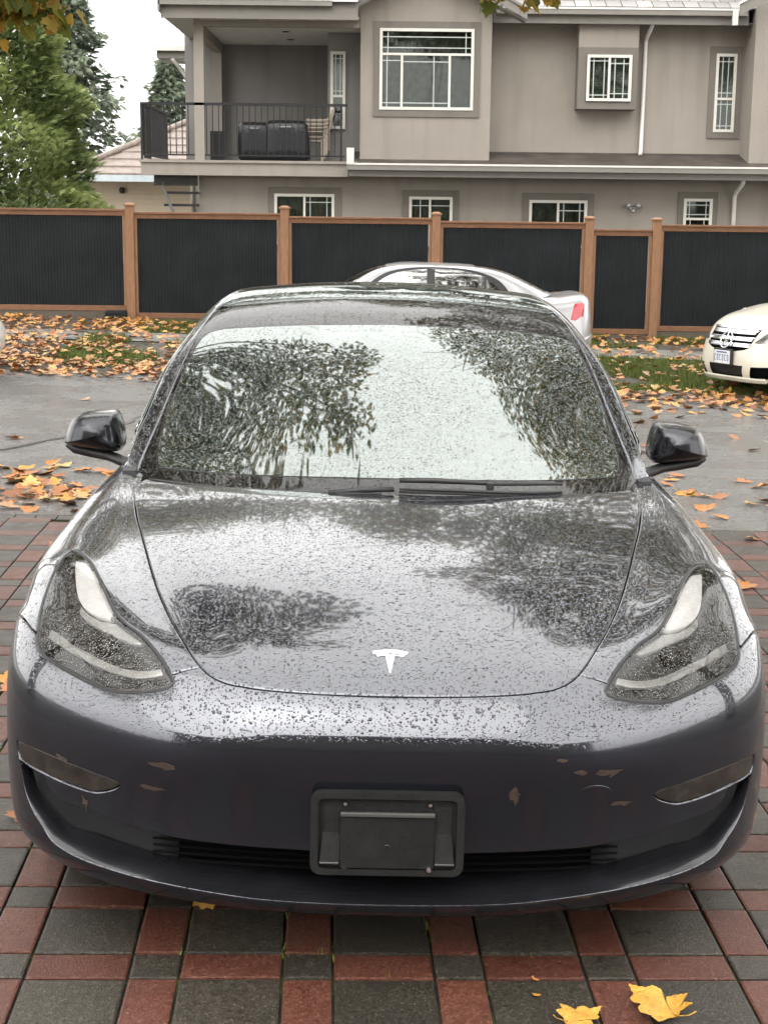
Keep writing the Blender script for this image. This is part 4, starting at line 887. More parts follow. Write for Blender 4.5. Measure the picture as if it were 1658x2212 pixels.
def solve(S, targets, dims, guess):
    """(u, v) where two of the surface's coordinates take given values"""
    out = []; g = np.array(guess, float)
    for tg in targets:
        for _ in range(25):
            p = S([g[0]], [g[1]])[0][list(dims)] - tg; h = 1e-4
            J = np.stack([(S([g[0] + h], [g[1]])[0] - S([g[0] - h], [g[1]])[0])[list(dims)] / (2 * h),
                          (S([g[0]], [g[1] + h])[0] - S([g[0]], [g[1] - h])[0])[list(dims)] / (2 * h)], 1)
            s = np.clip(np.linalg.lstsq(J, -p, rcond=1e-4)[0], -.05, .05)
            g = np.array([np.clip(g[0] + s[0], -1, 1), np.clip(g[1] + s[1], 0, 1)])
        out.append(tuple(g))
    return out
def panel(name, S, outer, mat, parent, holes=(), off=0.0, gap=.0024, flange=.014, step=.016, round_=.45, dens=True):
    """one sheet of bodywork cut out of a skin surface: real edges, shut-line gap and turned-in flange"""
    k = np.array([S.Lu / 2, S.Lv])
    loops = [densify(S, outer) if dens else np.array(outer)] + [densify(S, h) for h in holes]
    L2 = [l * k for l in loops]
    lo, hi = L2[0].min(0), L2[0].max(0)
    gx, gy = np.meshgrid(np.arange(lo[0] + step / 2, hi[0], step), np.arange(lo[1] + step / 2, hi[1], step))
    G = np.stack([gx.ravel(), gy.ravel()], 1)
    ok = inside(G, L2[0])
    for h in L2[1:]: ok &= ~inside(G, h)
    G = G[ok]; allb = np.concatenate(L2)
    keep = np.ones(len(G), bool)
    for s in range(0, len(G), 4000):
        d = ((G[s:s + 4000, None, :] - allb[None]) ** 2).sum(2).min(1); keep[s:s + 4000] = d > (step * .5) ** 2
    G = G[keep]
    pts = np.concatenate([allb, G]); edges = []; base = 0
    for l in L2:
        edges += [(base + i, base + (i + 1) % len(l)) for i in range(len(l))]; base += len(l)
    r = delaunay_2d_cdt([Vector(p) for p in pts], edges, [], 0, 1e-7)
    V2 = np.array([tuple(v) for v in r[0]]); orig = r[3]
    tri = np.array([f for f in r[2] if len(f) == 3])
    c = V2[tri].mean(1); ok = inside(c, L2[0])
    for h in L2[1:]: ok &= ~inside(c, h)
    tri = tri[ok]
    uv = V2 / k; P, N = S.frame(uv[:, 0], uv[:, 1]); P = P + N * off
    a, b, c3 = P[tri[:, 0]], P[tri[:, 1]], P[tri[:, 2]]
    fl = (np.cross(b - a, c3 - a) * N[tri[:, 0]]).sum(1) < 0
    tri[fl] = tri[fl][:, ::-1]
    ee = {}
    for t in tri:
        for q in range(3):
            e = (t[q], t[(q + 1) % 3]); ee[e] = ee.get(e, 0) + 1
    rim = [e for e in ee if (e[1], e[0]) not in ee]
    nxt = {}
    outv = {}
    for e in rim:
        t = P[e[1]] - P[e[0]]; o = np.cross(t, N[e[0]]); o /= np.linalg.norm(o) + 1e-12
        for v in e: outv.setdefault(v, []).append(o)
    V = [p for p in P]; NN = [n for n in N]; mid, idx = {}, {}
    for v, os_ in outv.items():
        o = np.mean(os_, 0); o /= np.linalg.norm(o) + 1e-9
        if flange:
            V[v] = P[v] - o * (gap + .003)
            n2 = N[v] + o * round_; n2 /= np.linalg.norm(n2); e0 = P[v] - o * gap - N[v] * .0012
            mid[v] = len(V); V.append(e0); NN.append(n2)
            idx[v] = len(V); V.append(e0 - N[v] * flange); NN.append(o)
    F_ = [tuple(t) for t in tri]
    if flange:
        F_ += [(e[1], e[0], mid[e[0]], mid[e[1]]) for e in rim] + [(mid[e[1]], mid[e[0]], idx[e[0]], idx[e[1]]) for e in rim]
    me = bpy.data.meshes.new(name)
    me.from_pydata([tuple(map(float, p)) for p in V], [], [tuple(map(int, f)) for f in F_])
    me.materials.append(mat); me.polygons.foreach_set('use_smooth', [True] * len(me.polygons))
    me.update(); me.normals_split_custom_set_from_vertices([tuple(map(float, n)) for n in NN])
    return link(bpy.data.objects.new(name, me), parent)
def grid_skin(name, S, u0, u1, v0, v1, nu, nv, off, mat, parent):
    uu, vv = np.meshgrid(np.linspace(u0, u1, nu), np.linspace(v0, v1, nv)); P, N = S.frame(uu.ravel(), vv.ravel()); P = P + N * off
    F_ = [(j * nu + i, j * nu + i + 1, (j + 1) * nu + i + 1, (j + 1) * nu + i) for j in range(nv - 1) for i in range(nu - 1)]
    return mesh_obj(name, P, F_, mat, parent, smooth=True)

# --- hood: shut line, rear edge under the windscreen
h_rear = solve(BODY, [(.72, 1.335), (.66, 1.285), (.55, 1.225), (.40, 1.160), (.20, 1.118)], (0, 1), (.46, .29))
hood_half = HOOD + h_rear
hood_c = solve(BODY, [(0.0, 1.105)], (0, 1), (0, .26))
hood = panel('hood', BODY, hood_half + hood_c + mir(hood_half[:0:-1], -1), M_PAINT, CAR)
# --- bumper with its openings
half = [(.08, .0989)] + HOOD[2:8] + [(.4768, .103)] + LENS[13:26] + SEAM_OUT + [(1, .09), (1, .06), (1, .03), (1, .0)]
bumper = panel('front_bumper', BODY, half + [(.8, 0), (.6, 0), (.4, 0), (.2, 0), (0, 0)] + mir(([(.2, 0), (.4, 0), (.6, 0), (.8, 0)] + half[::-1]), -1), M_PAINT, CAR,
               holes=[FOG, mir(FOG[::-1], -1), IN_TOP[:-1] + [(0, .0323)] + mir(IN_TOP[-2::-1], -1) + mir(IN_LOW[1:-1], -1) + [(0, .0099)] + IN_LOW[-2:0:-1]], step=.013, round_=.75)
for s in (1, -1):
    side = 'left' if s > 0 else 'right'
    d_line = solve(BODY, [(1.47, .30), (1.47, .50), (1.475, .70), (1.48, .82)], (1, 2), (.99, .33))
    top = solve(BODY, [(.812, 1.49)], (0, 1), (.56, .33))
    arch_end = (1.0, float(d_line[0][1]) - .004)
    fo = mir(LENS[25:] + LENS[:14] + [(.4768, .103)] + HOOD[7:] + solve(BODY, [(.772, 1.43)], (0, 1), (.47, .31)) + top + d_line[::-1]
             + [(1, d_line[0][1] - .006), (1, .285), (1, .25), (1, .21), (1, .17), (1, .14)] + SEAM_OUT[::-1], s)
    panel('front_fender', BODY, fo[::s], M_PAINT, CAR)
    ln = panel('headlight', BODY, mir(LENS, s)[::s], M_LAMPGL, CAR, off=-.001, gap=.0045, flange=.02, step=.012)
    seal = densify(BODY, mir(LENS, s)[::s]); Ps, Ns = BODY.frame(seal[:, 0], seal[:, 1])
    tube('lamp_seal', [tuple(p - n * .004) for p, n in zip(Ps, Ns)] + [tuple(Ps[0] - Ns[0] * .004)], .0045, M_BLACKPL, ln, 6)
    cen = np.mean(LENS, 0); bowl = [tuple(np.array(q) * .985 + cen * .015) for q in LENS]
    panel('lamp_housing', BODY, mir(bowl, s)[::s], M_BOWL, ln, off=-.042, gap=0, flange=-.04, step=.02)
    panel('light_guide', BODY, mir(DRL, s)[::s], M_DRL, ln, off=-.012, gap=0, flange=.012, step=.015)
    panel('light_guide', BODY, mir(DRL_LOW, s)[::s], M_SILVERLAMP, ln, off=-.018, gap=0, flange=.012, step=.015)
    panel('reflector_band', BODY, mir(BAND, s)[::s], M_SILVERLAMP, ln, off=-.014, gap=0, flange=.012, step=.015)
    pj = BODY.frame([.60 * s], [.1115]); pc = pj[0][0] - pj[1][0] * .030
    lathe('projector_lens', [(0, -.012), (.014, -.010), (.024, 0), (.027, .012), (.031, .012), (.031, .03)], M_SMOKED, ln, 20, 'Y', tuple(pc))
    panel('fog_lens', BODY, mir(FOG, s)[::s], M_SMOKED, CAR, off=-.002, gap=.0015, flange=.02, step=.014, round_=.1)
    # doors, rear quarter
    dt = [(.5685, v) for v in (.335, .38, .42, .46)]
    fd_rear = solve(BODY, [(2.45, .24), (2.47, .55), (2.47, .80)], (1, 2), (.97, .5))
    rd_rear = solve(BODY, [(3.30, .24), (3.36, .45), (3.42, .70), (3.45, .85)], (1, 2), (.97, .68))
    front_door = panel('door', BODY, mir([(.5685, .332), (.5685, .40), (.5685, .46), (.5685, fd_rear[2][1])] + fd_rear[::-1] + [(1, .5), (1, .42), (1, d_line[0][1] + .003)] + d_line, s)[::s], M_PAINT, CAR, step=.03)
    box('handle', (s * .925 - .006, 2.18, .79), (s * .925 + .006, 2.40, .812), M_PAINT, front_door, .004)
    rear_door = panel('door', BODY, mir([(.5685, fd_rear[2][1]), (.5685, .60), (.5685, rd_rear[3][1])] + rd_rear[::-1] + [(1, .64), (1, .56)] + fd_rear, s)[::s], M_PAINT, CAR, step=.03)
    arch = solve(BODY, [(3.716 + .36 * math.cos(a), .335 + .36 * math.sin(a)) for a in np.linspace(math.pi - .35, .05, 9)], (1, 2), (.985, .70))
    panel('rear_quarter', BODY, mir([(.5685, rd_rear[3][1])] + [(.5685, .80), (.60, .87), (1, .87)] + arch[::-1] + rd_rear, s)[::s], M_PAINT, CAR, step=.03)
tail = panel('rear_body', BODY, [(.5685, .80), (.60, .872), (1, .872), (1, 1), (-1, 1), (-1, .872), (-.60, .872), (-.5685, .80)], M_PAINT, CAR, step=.04)
for s in (1, -1):
    tl = [(.45 * s, .895), (.72 * s, .88), (.74 * s, .90), (.5 * s, .91)]
    panel('tail_light', BODY, tl[::s], flat('red_tail_lens', (.35, .01, .015), .15) if s > 0 else bpy.data.materials['red_tail_lens'], CAR, off=.004, gap=0, step=.03)
grid_skin('inner_structure', BODY, -.995, .995, .10, .99, 60, 120, -.05, M_LINER, CAR)
# --- lower intake: painted lip shelf, duct panels, grille bars
lowE, topE = densify(BODY, IN_LOW, False, .02), densify(BODY, IN_TOP, False, .02)
def resample(L, us):
    o = np.argsort(L[:, 0]); return np.interp(us, L[o, 0], L[o, 1])
us = np.concatenate([np.linspace(-.752, .752, 121)])
Lo, _ = BODY.frame(us, resample(lowE, abs(us))); Tp, _ = BODY.frame(us, resample(topE, abs(us)))
back = np.array([0, 1, 0.])
def inward(P): 
    d = np.stack([-P[:, 0] * .45, np.full(len(P), .55), np.zeros(len(P))], 1); return d / np.linalg.norm(d, axis=1)[:, None]
inw = inward(Lo); ax = abs(Lo[:, 0]); w = np.clip((.88 - ax) / .16, 0, 1)[:, None]
cen_ = np.clip((.53 - ax) / .05, 0, 1)[:, None]; cen_ = cen_ * cen_ * (3 - 2 * cen_)
h_ = (Tp[:, 2] - Lo[:, 2])[:, None]
shelf1 = Lo + inw * (.012) + np.array([0, 0, .001])
shelf2 = Lo + inw * (.050 * w + .02 + .055 * cen_) + np.array([0, 0, 1.]) * (.030 * w * (1 - cen_) + .022 * cen_ * w)
ledge = shelf2 + inw * (.010) + np.array([0, 0, 1.]) * (-.006)
backT = np.stack([shelf2[:, 0] * .99, shelf2[:, 1] + .03, np.maximum(Tp[:, 2] - .004, shelf2[:, 2] + .002)], 1) 
rear1 = Tp + inward(Tp) * .012
n_ = len(us)
def strip(name, A, B, mat, parent=CAR, sm=True, sel=None):
    V = np.concatenate([A, B]); F_ = [(i, i + 1, n_ + i + 1, n_ + i) for i in range(n_ - 1) if sel is None or sel(i)]
    return mesh_obj(name, V, F_, mat, parent, smooth=sm)
mid1 = (Lo * .7 + shelf2 * .3) + np.array([0, 0, .004])
V = np.concatenate([Lo, mid1, shelf2, ledge]); F_ = []
for q in range(3): F_ += [(q * n_ + i, q * n_ + i + 1, (q + 1) * n_ + i + 1, (q + 1) * n_ + i) for i in range(n_ - 1)]
lip = mesh_obj('bumper_lip_shelf', V, F_, M_LIP, bumper, smooth=True)
duct_mask = lambda i: min(ax[i], ax[i + 1]) > .50
strip('duct_panel', ledge, backT, flat('satin_black_panel', (.005, .005, .006), .45, Specular_IOR_Level=.25, var=.15, scale=30), bumper, True, duct_mask)
strip('duct_roof', backT, rear1, M_LINER, bumper)
M_BAR = flat('grille_bar_plastic', (.004, .004, .0045), .8, Specular_IOR_Level=.1)
yb = .135
for q, z in enumerate(np.linspace(.238, .318, 6)):
    pth = [(x, .125 + .16 * x * x, z) for x in np.linspace(-.535, .535, 25)]
    tube('grille_bar', pth, .003, M_BAR, bumper, 6)
gb = [(x, .15 + .16 * x * x, z) for z in (.20, .34) for x in np.linspace(-.54, .54, 25)]
mesh_obj('grille_backing', gb, [(i, i + 1, 25 + i + 1, 25 + i) for i in range(24)], M_LINER, bumper)
# --- front plate holder (empty)
def rounded(w, h, r, n=5):
    o = []
    for cx, cz, a0 in ((w / 2 - r, h / 2 - r, 0), (-w / 2 + r, h / 2 - r, 90), (-w / 2 + r, -h / 2 + r, 180), (w / 2 - r, -h / 2 + r, 270)):
        for q in range(n + 1):
            a = R_(a0 + 90 * q / n); o.append((cx + r * math.cos(a), cz + r * math.sin(a)))
    return o
PLM = Matrix.Translation((0, -.012, .388)) @ Matrix.Rotation(R_(-2), 4, 'X')
holder = empty('plate_holder'); holder.parent = CAR
prism('holder_back', rounded(.330, .184, .022), .030, M_GRIT, holder, PLM @ Matrix.Translation((0, .004, 0)), .002)
o_, i_ = rounded(.334, .188, .024), rounded(.300, .160, .012)
nn = len(o_); Vr = [(x, -.010, z) for x, z in o_] + [(x, -.010, z) for x, z in i_] + [(x, .012, z) for x, z in o_] + [(x, .006, z) for x, z in i_]
Fr = []
for i in range(nn):
    j = (i + 1) % nn
    Fr += [(i, j, nn + j, nn + i), (i, 2 * nn + i, 2 * nn + j, j), (nn + i, nn + j, 3 * nn + j, 3 * nn + i)]
fr = mesh_obj('holder_frame', [PLM @ Vector(v) for v in Vr], Fr, M_GRIT, holder, smooth=True); fr.data.set_sharp_from_angle(angle=R_(50))
prism('holder_pad', rounded(.204, .126, .004, 2), .016, M_GRIT, holder, PLM @ Matrix.Translation((0, -.012, -.014)), .0015)
box('holder_ridge', (-.102, -.030, .432), (.102, -.020, .440), flat('worn_plastic_edge', (.06, .06, .056), .5), holder, .001)
for s in (1, -1):
    wv = [(s * .100, .002, .062), (s * .140, .002, .062), (s * .140, .001, .0), (s * .146, -.013, -.064), (s * .104, -.013, -.064), (s * .102, .001, .0)]
    mesh_obj('holder_wing', [PLM @ Vector(v) for v in wv], [(0, 1, 2, 5), (5, 2, 3, 4)], M_GRIT, holder)
    box('holder_step', (s * .125 - .021, -.030, .3215), (s * .125 + .021, -.024, .3255), bpy.data.materials['worn_plastic_edge'], holder, .0008)
    lathe('screw', [(0, -.004), (.004, -.0035), (.005, 0), (.005, .006)], M_CHROME, holder, 10, 'Y', (s * .092, -.012, .455))
    lathe('screw', [(0, -.004), (.005, -.0035), (.007, 0), (.007, .006)], M_CHROME if s > 0 else M_GRIT, holder, 10, 'Y', (s * .092, -.030, .312))
lathe('screw_hole', [(.0, .002), (.004, .002), (.0045, -.001), (.006, 0)], M_BLACKPL, holder, 10, 'Y', (0, -.0265, .362))
# --- tow-eye cover
tc = [(.4659 + .0285 * math.cos(a), .0546 + .00635 * math.sin(a)) for a in np.linspace(0, 2 * math.pi, 24, endpoint=False)]
panel('tow_eye_cover', BODY, tc, M_PAINT, CAR, off=.0008, gap=.0, flange=.003, step=.012, round_=1.2)
# --- rusty scuffs and leaf stains on the bumper
for (u0, v0), (ru, rv), k in (((-.4846, .0649), (.022, .0022), 1), ((-.5024, .0538), (.020, .0016), 2), ((.3051, .0573), (.016, .0052), 3), ((.4461, .0672), (.016, .0016), 4), ((.4839, .0657), (.018, .0024), 5), ((.505, .0511), (.018, .0013), 6), ((.4128, .073), (.018, .0012), 7), ((-.6317, .0566), (.018, .002), 8), ((-.6026, .0399), (.007, .004), 9)):
    q_ = random.Random(k); poly = [(u0 + ru * math.cos(a) * q_.uniform(.35, 1.0) + .3 * ru * math.sin(2 * a), v0 + rv * math.sin(a) * q_.uniform(.35, 1.0) + .25 * rv * math.cos(3 * a)) for a in np.linspace(0, 2 * math.pi, 13)[:-1]]
    panel('rust_scuff', BODY, poly, M_RUST, bumper, off=.0007, gap=0, flange=0, step=.012, dens=False)
# --- badge on the hood: swept bar over a tapering stem
def badge_part(name, poly):
    pts = []
    for x, d in poly: pts.append((x, .120 + (.075 - d) * 1.0))
    pts.reverse()
    uv = solve(BODY, pts, (0, 1), (0, .11))
    panel(name, BODY, uv, M_BADGE, badge, off=.004, gap=0, flange=.004, step=.006, round_=.4, dens=False)
badge = empty('hood_badge'); badge.parent = CAR
arc = lambda x, k: k + 4.6 * x * x
badge_part('badge_bar', [(x, arc(x, 0)) for x in np.linspace(-.041, .041, 13)] + [(x, arc(x, .0075)) for x in np.linspace(.0385, -.0385, 13)])
badge_part('badge_stem', [(-.0345, arc(.0345, .011)), (-.02, arc(.02, .0105)), (-.008, .0110), (0, .0175), (.008, .0110), (.02, arc(.02, .0105)), (.0345, arc(.0345, .011)), (.027, .0235), (.024, .0205), (.0105, .0185), (.0012, .074), (-.0012, .074), (-.0105, .0185), (-.024, .0205), (-.027, .0235)])
# --- glasshouse
GE = [(.6249, .0), (.6249, .0224), (.6243, .1003), (.6279, .1801), (.6421, .2702), (.648, .335)]
PO = [(.690, .0), (.692, .0954), (.700, .1715), (.705, .2458), (.705, .345), (.700, .45), (.700, .60), (.700, .80)]
topg = [(.5, .347), (.3, .352), (.0, .355), (-.3, .352), (-.5, .347)]
FR2 = [p for p in FRIT] + mir(FRIT[-2:0:-1], -1)
ws = panel('windshield', CABIN, FR2, M_WSHIELD, CAR, gap=0, flange=0, step=.02)
panel('windshield_rim', CABIN, [(0, 0.0), (.3, 0), (.55, 0)] + GE + topg + mir(GE[::-1], -1) + [(-.55, 0), (-.3, 0)], M_WSRIM, ws, holes=[FR2], gap=.003, flange=.006, step=.02)
k_ = .985
wso = [(0, .002), (.3, .002), (.55, .002), (.617, .004)] + [(a * k_, b) for a, b in GE[1:-1]] + [(.62, .340), (.5, .343), (.3, .348), (0, .351)]
panel('windshield_border', CABIN, wso + mir(wso[-2:0:-1], -1), M_FRIT, ws, holes=[[p for p in FRIT] + mir(FRIT[-2:0:-1], -1)], off=-.006, gap=0, flange=0, step=.02)
t = NT('condensation_film'); tr = t.n('BsdfTransparent'); df = t.n('BsdfDiffuse'); df.inputs['Color'].default_value = (.62, .70, .66, 1); tl = t.n('BsdfTranslucent'); tl.inputs['Color'].default_value = (.62, .70, .66, 1)
a1 = t.n('MixShader'); a1.inputs[0].default_value = .5; t.l(df.outputs[0], a1.inputs[1]); t.l(tl.outputs[0], a1.inputs[2]); a2 = t.n('MixShader'); t.l(t.remap(t.noise(t.coord(), 3.0, 4), .3, .7, .14, .24), a2.inputs[0]); t.l(tr.outputs[0], a2.inputs[1]); t.l(a1.outputs[0], a2.inputs[2]); t.l(a2.outputs[0], t.out.inputs['Surface'])
panel('condensation', CABIN, [p for p in FRIT] + mir(FRIT[-2:0:-1], -1), t.m, ws, off=-.009, gap=0, flange=0, step=.05)
RG = [(.640, .360), (.628, .45), (.622, .60), (.622, .70)]
panel('roof_glass', CABIN, [(0, .361), (.3, .358), (.5, .3535), (.60, .352)] + RG + [(.4, .705), (0, .708), (-.4, .705)] + mir(RG[::-1], -1) + [(-.60, .352), (-.5, .3535), (-.3, .358)], M_ROOFGL, CAR, gap=.003, flange=.008, step=.025)
panel('rear_window', CABIN, [(0, .715), (.4, .712), (.60, .707), (.60, .96), (.3, .972), (0, .976), (-.3, .972), (-.60, .96), (-.60, .707), (-.4, .712)], M_SIDEGL, CAR, gap=.003, flange=.008, step=.03)
for s in (1, -1):
    inn = GE + [(.648, .345), (.640, .362), (.628, .45), (.622, .60), (.622, .702), (.605, .705), (.605, .97)]
    panel('roof_pillar', CABIN, mir(inn + [(.72, .97), (.70, .85)] + PO[::-1], s)[::s], M_PAINT, CAR, step=.02)
    wl_ = [(.715, .10), (.722, .18), (.727, .26), (.725, .36), (.722, .48)]
    sw1 = panel('side_window', CABIN, mir(wl_ + [(.99, .478), (.99, .3), (.99, .12), (.86, .065)], s)[::s], M_SIDEGL, CAR, gap=.002, flange=.006, step=.03)
    panel('side_window', CABIN, mir([(.722, .50), (.72, .62), (.72, .74), (.76, .82), (.90, .80), (.99, .74), (.99, .60), (.99, .50)], s)[::s], M_SIDEGL, CAR, gap=.002, flange=.006, step=.03)
grid_skin('roof_lining', CABIN, -.62, .62, .37, .70, 24, 24, -.03, flat('roof_lining_cloth', (.12, .12, .12), .9), CAR)
for s in (1, -1): grid_skin('window_surround', CABIN, s * .70, s * .998, .03, .95, 8, 50, -.02, M_SIDEGL, CAR)
for s in (1, -1): panel('cowl_corner', BODY, mir([(.440, .288), (.485, .288), (.54, .30), (.569, .325), (.569, .345), (.44, .345)], s)[::s], M_PAINT, CAR, off=-.003, gap=0, flange=.006, step=.02)
# --- wipers
def on_glass(x, y, h):
    u, v = solve(CABIN, [(x, y)], (0, 1), (x / 1.2, .05))[0]; p, n = CABIN.frame([u], [v]); return tuple(p[0] + n[0] * h)
def wiper(pts_arm, pts_blade, clip):
    w = empty('wiper'); w.parent = CAR
    tube('wiper_arm', pts_arm, [.008, .009, .008, .006, .005][:len(pts_arm)], M_BLACKPL, w, 6)
    tube('wiper_blade', pts_blade, .005, M_RUBBER, w, 6)
    tube('blade_spoiler', [(x, y, z + .008) for x, y, z in pts_blade], [.003] + [.0055] * (len(pts_blade) - 2) + [.004], M_BLACKPL, w, 6)
    bm = bmesh.new(); add_box(bm, [c - .010 for c in clip], [c + .012 for c in clip], .003); bm_obj('wiper_clip', bm, M_BLACKPL, w)
wiper([on_glass(.03, 1.150, .030), on_glass(.12, 1.152, .034), on_glass(.22, 1.158, .036), on_glass(.31, 1.172, .034), on_glass(.50, 1.245, .026)],
      [on_glass(x, 1.118 + .30 * x * x, .016) for x in (.03, .12, .22, .32, .42, .50)], on_glass(.285, 1.162, .030))
wiper([on_glass(.015, 1.128, .016), on_glass(-.08, 1.124, .016), on_glass(-.17, 1.122, .012)],
      [on_glass(x, 1.108 + .375 * x * x, .004) for x in (-.72, -.60, -.45, -.30, -.15, -.02)], on_glass(-.40, 1.155, .008))
cw = [on_glass(x, 1.112 + .46 * x * x, .004) for x in np.linspace(-.70, .70, 29)]
cf = [(x, y - .05, z - .035) for x, y, z in cw]
mesh_obj('cowl_panel', cw + cf, [(i, i + 1, 29 + i + 1, 29 + i) for i in range(28)], M_BLACKPL, CAR, smooth=True)
# --- door mirrors
def mirror(s):
    mm = empty('door_mirror'); mm.parent = CAR
    prof = [(-.120, -.045), (-.122, -.030), (-.100, .040), (-.070, .072), (-.020, .086), (.040, .090), (.085, .088), (.102, .070), (.120, .0), (.122, -.055), (.110, -.078), (.085, -.084), (.0, -.072), (-.08, -.058)]
    cx, cz = 0.0, 0.0
    rings = [(.105, .93), (.095, .99), (.03, 1.0)] + [(.03 - .115 * math.sin(a), max(.02, math.cos(a) ** .55)) for a in np.linspace(.12, 1.56, 12)]
    V, F_ = [], []; n = len(prof) * 3
    def smooth_prof():
        out = []; m = len(prof)
        for i in range(m):
            p0, p1, p2, p3 = (np.array(prof[(i + q) % m]) for q in (-1, 0, 1, 2))
            for t in (0, 1 / 3, 2 / 3):
                out.append(.5 * ((2 * p1) + (-p0 + p2) * t + (2 * p0 - 5 * p1 + 4 * p2 - p3) * t * t + (-p0 + 3 * p1 - 3 * p2 + p3) * t**3))
        return out
    sp = smooth_prof()
    for d, sc in rings:
        sh = (1 - sc) * .055
        for x, z in sp: V.append((s * -(x * sc + sh), d + .25 * x * (1 if d > 0 else .6), z * sc + (1 - sc) * .012))
    for r in range(len(rings) - 1):
        for i in range(n):
            j = (i + 1) % n; F_.append((r * n + i, r * n + j, (r + 1) * n + j, (r + 1) * n + i))
    F_.append(tuple(range((len(rings) - 1) * n, len(rings) * n))); 
    if s > 0: F_ = [f[::-1] for f in F_]
    base = Vector((s * .958, 1.80, .970)); k_m = .76
    hs = mesh_obj('mirror_housing', [base + Vector(v) * k_m for v in V], F_, M_PAINT_DRY, mm, smooth=True)
    hs.modifiers.new('sub', 'SUBSURF').levels = 1; hs.modifiers['sub'].render_levels = 1
    g = [(s * -(x * .9), .100 + .25 * x, z * .88) for x, z in sp]
    mesh_obj('mirror_glass', [base + Vector(v) * k_m for v in g], [tuple(range(n))[::s]], M_CHROME, mm)
    bz = [base + Vector(v) * k_m for v in ((s * .118, .02, -.052), (s * .085, .02, -.072), (s * .02, .015, -.086), (s * -.06, .01, -.100), (s * -.125, -.015, -.116), (s * -.20, -.03, -.132))]
    V2, F2 = tube_data(bz, [.014, .019, .018, .017, .018, .024], 10)
    V2 = [Vector((v.x, (v.y - 1.80) * 1.5 + 1.80, v.z)) for v in V2]
    mesh_obj('mirror_foot', V2, F2, M_BLACKPL, mm, smooth=True)
t = NT('grey_paint_on_mirrors'); co_ = t.coord(); nr, _ = droplet_normal(t, co_, 150, 330, .7, .0012)
M_PAINT_DRY = t.set(Base_Color=(.035, .035, .04), Metallic=.8, Roughness=.22, Coat_Weight=.4, Coat_IOR=1.6, Normal=nr, Coat_Normal=nr)
mirror(1); mirror(-1)
# --- wheels
def car_wheel(parent, x, y, r=.335, w=.235, rimmat=None, tyre=None, spokes=5):
    wh = empty('wheel', (x, y, r)); wh.parent = parent; s = 1 if x > 0 else -1
    lathe('tyre', [(r - .105, -w * .46), (r - .02, -w / 2), (r - .004, -w * .40), (r, -w * .2), (r, w * .2), (r - .004, w * .40), (r - .02, w / 2), (r - .105, w * .46)], tyre or M_RUBBER, wh, 40, 'X')
    rm = lathe('rim', [(r - .103, -w * .44), (r - .115, -w * .36), (r - .13, w * .30 * s), (r - .108, w * .43 * s), (r - .098, w * .45 * s)], rimmat or M_RIM, wh, 40, 'X')
    bm = bmesh.new()
    for q in range(spokes):
        a = 2 * math.pi * q / spokes
        add_box(bm, (w * .30 * s - .012, -.035, 0), (w * .30 * s + .012, .035, r - .11), .004, Matrix.Rotation(a, 3, 'X'), (0, 0, 0))
    add_box(bm, (w * .30 * s - .014, -.05, -.05), (w * .30 * s + .016, .05, .05), .01)
    bm_obj('spokes', bm, rimmat or M_RIM, rm)
    lathe('brake_disc', [(0, 0), (r - .16, 0), (r - .16, .02), (0, .02)], M_LINER, wh, 24, 'X')
    return wh
for y in (.841, 3.716):
    for s in (1, -1): car_wheel(CAR, s * .79, y)
ub = [(-.55, .20), (-.70, .32), (-.80, .45), (-.84, .60), (-.84, 4.1), (-.70, 4.40), (.70, 4.40), (.84, 4.1), (.84, .60), (.80, .45), (.70, .32), (.55, .20)]
mesh_obj('underbody', [(x, y, z) for z in (.172, .24) for x, y in ub], [tuple(range(12))[::-1], tuple(range(12, 24))] + [(i, (i + 1) % 12, 12 + (i + 1) % 12, 12 + i) for i in range(12)], M_LINER, CAR)
r0 = BODY(np.linspace(-.97, .97, 41), np.zeros(41)); r1 = np.stack([r0[:, 0] * .92, np.full(41, .62), np.full(41, .175)], 1)
mesh_obj('undertray', np.concatenate([r0 + np.array([0, .002, .004]), r1]), [(i, i + 1, 42 + i, 41 + i) for i in range(40)], M_LINER, CAR)
for s in (1, -1):
    V, F_ = [], []
    for q, a in enumerate(np.linspace(-.2, math.pi + .2, 15)):
        for xx in (.62, .905): V.append((s * xx, .841 + .375 * math.cos(a), .335 + .372 * math.sin(a)))
    F_ = [(2 * q, 2 * q + 1, 2 * q + 3, 2 * q + 2) for q in range(14)]
    mesh_obj('wheel_liner', V, F_, M_LINER, CAR)
    box('side_sill', (s * .86 - .035, 1.25, .155), (s * .86 + .035, 3.3, .23), M_BLACKPL, CAR, .01)
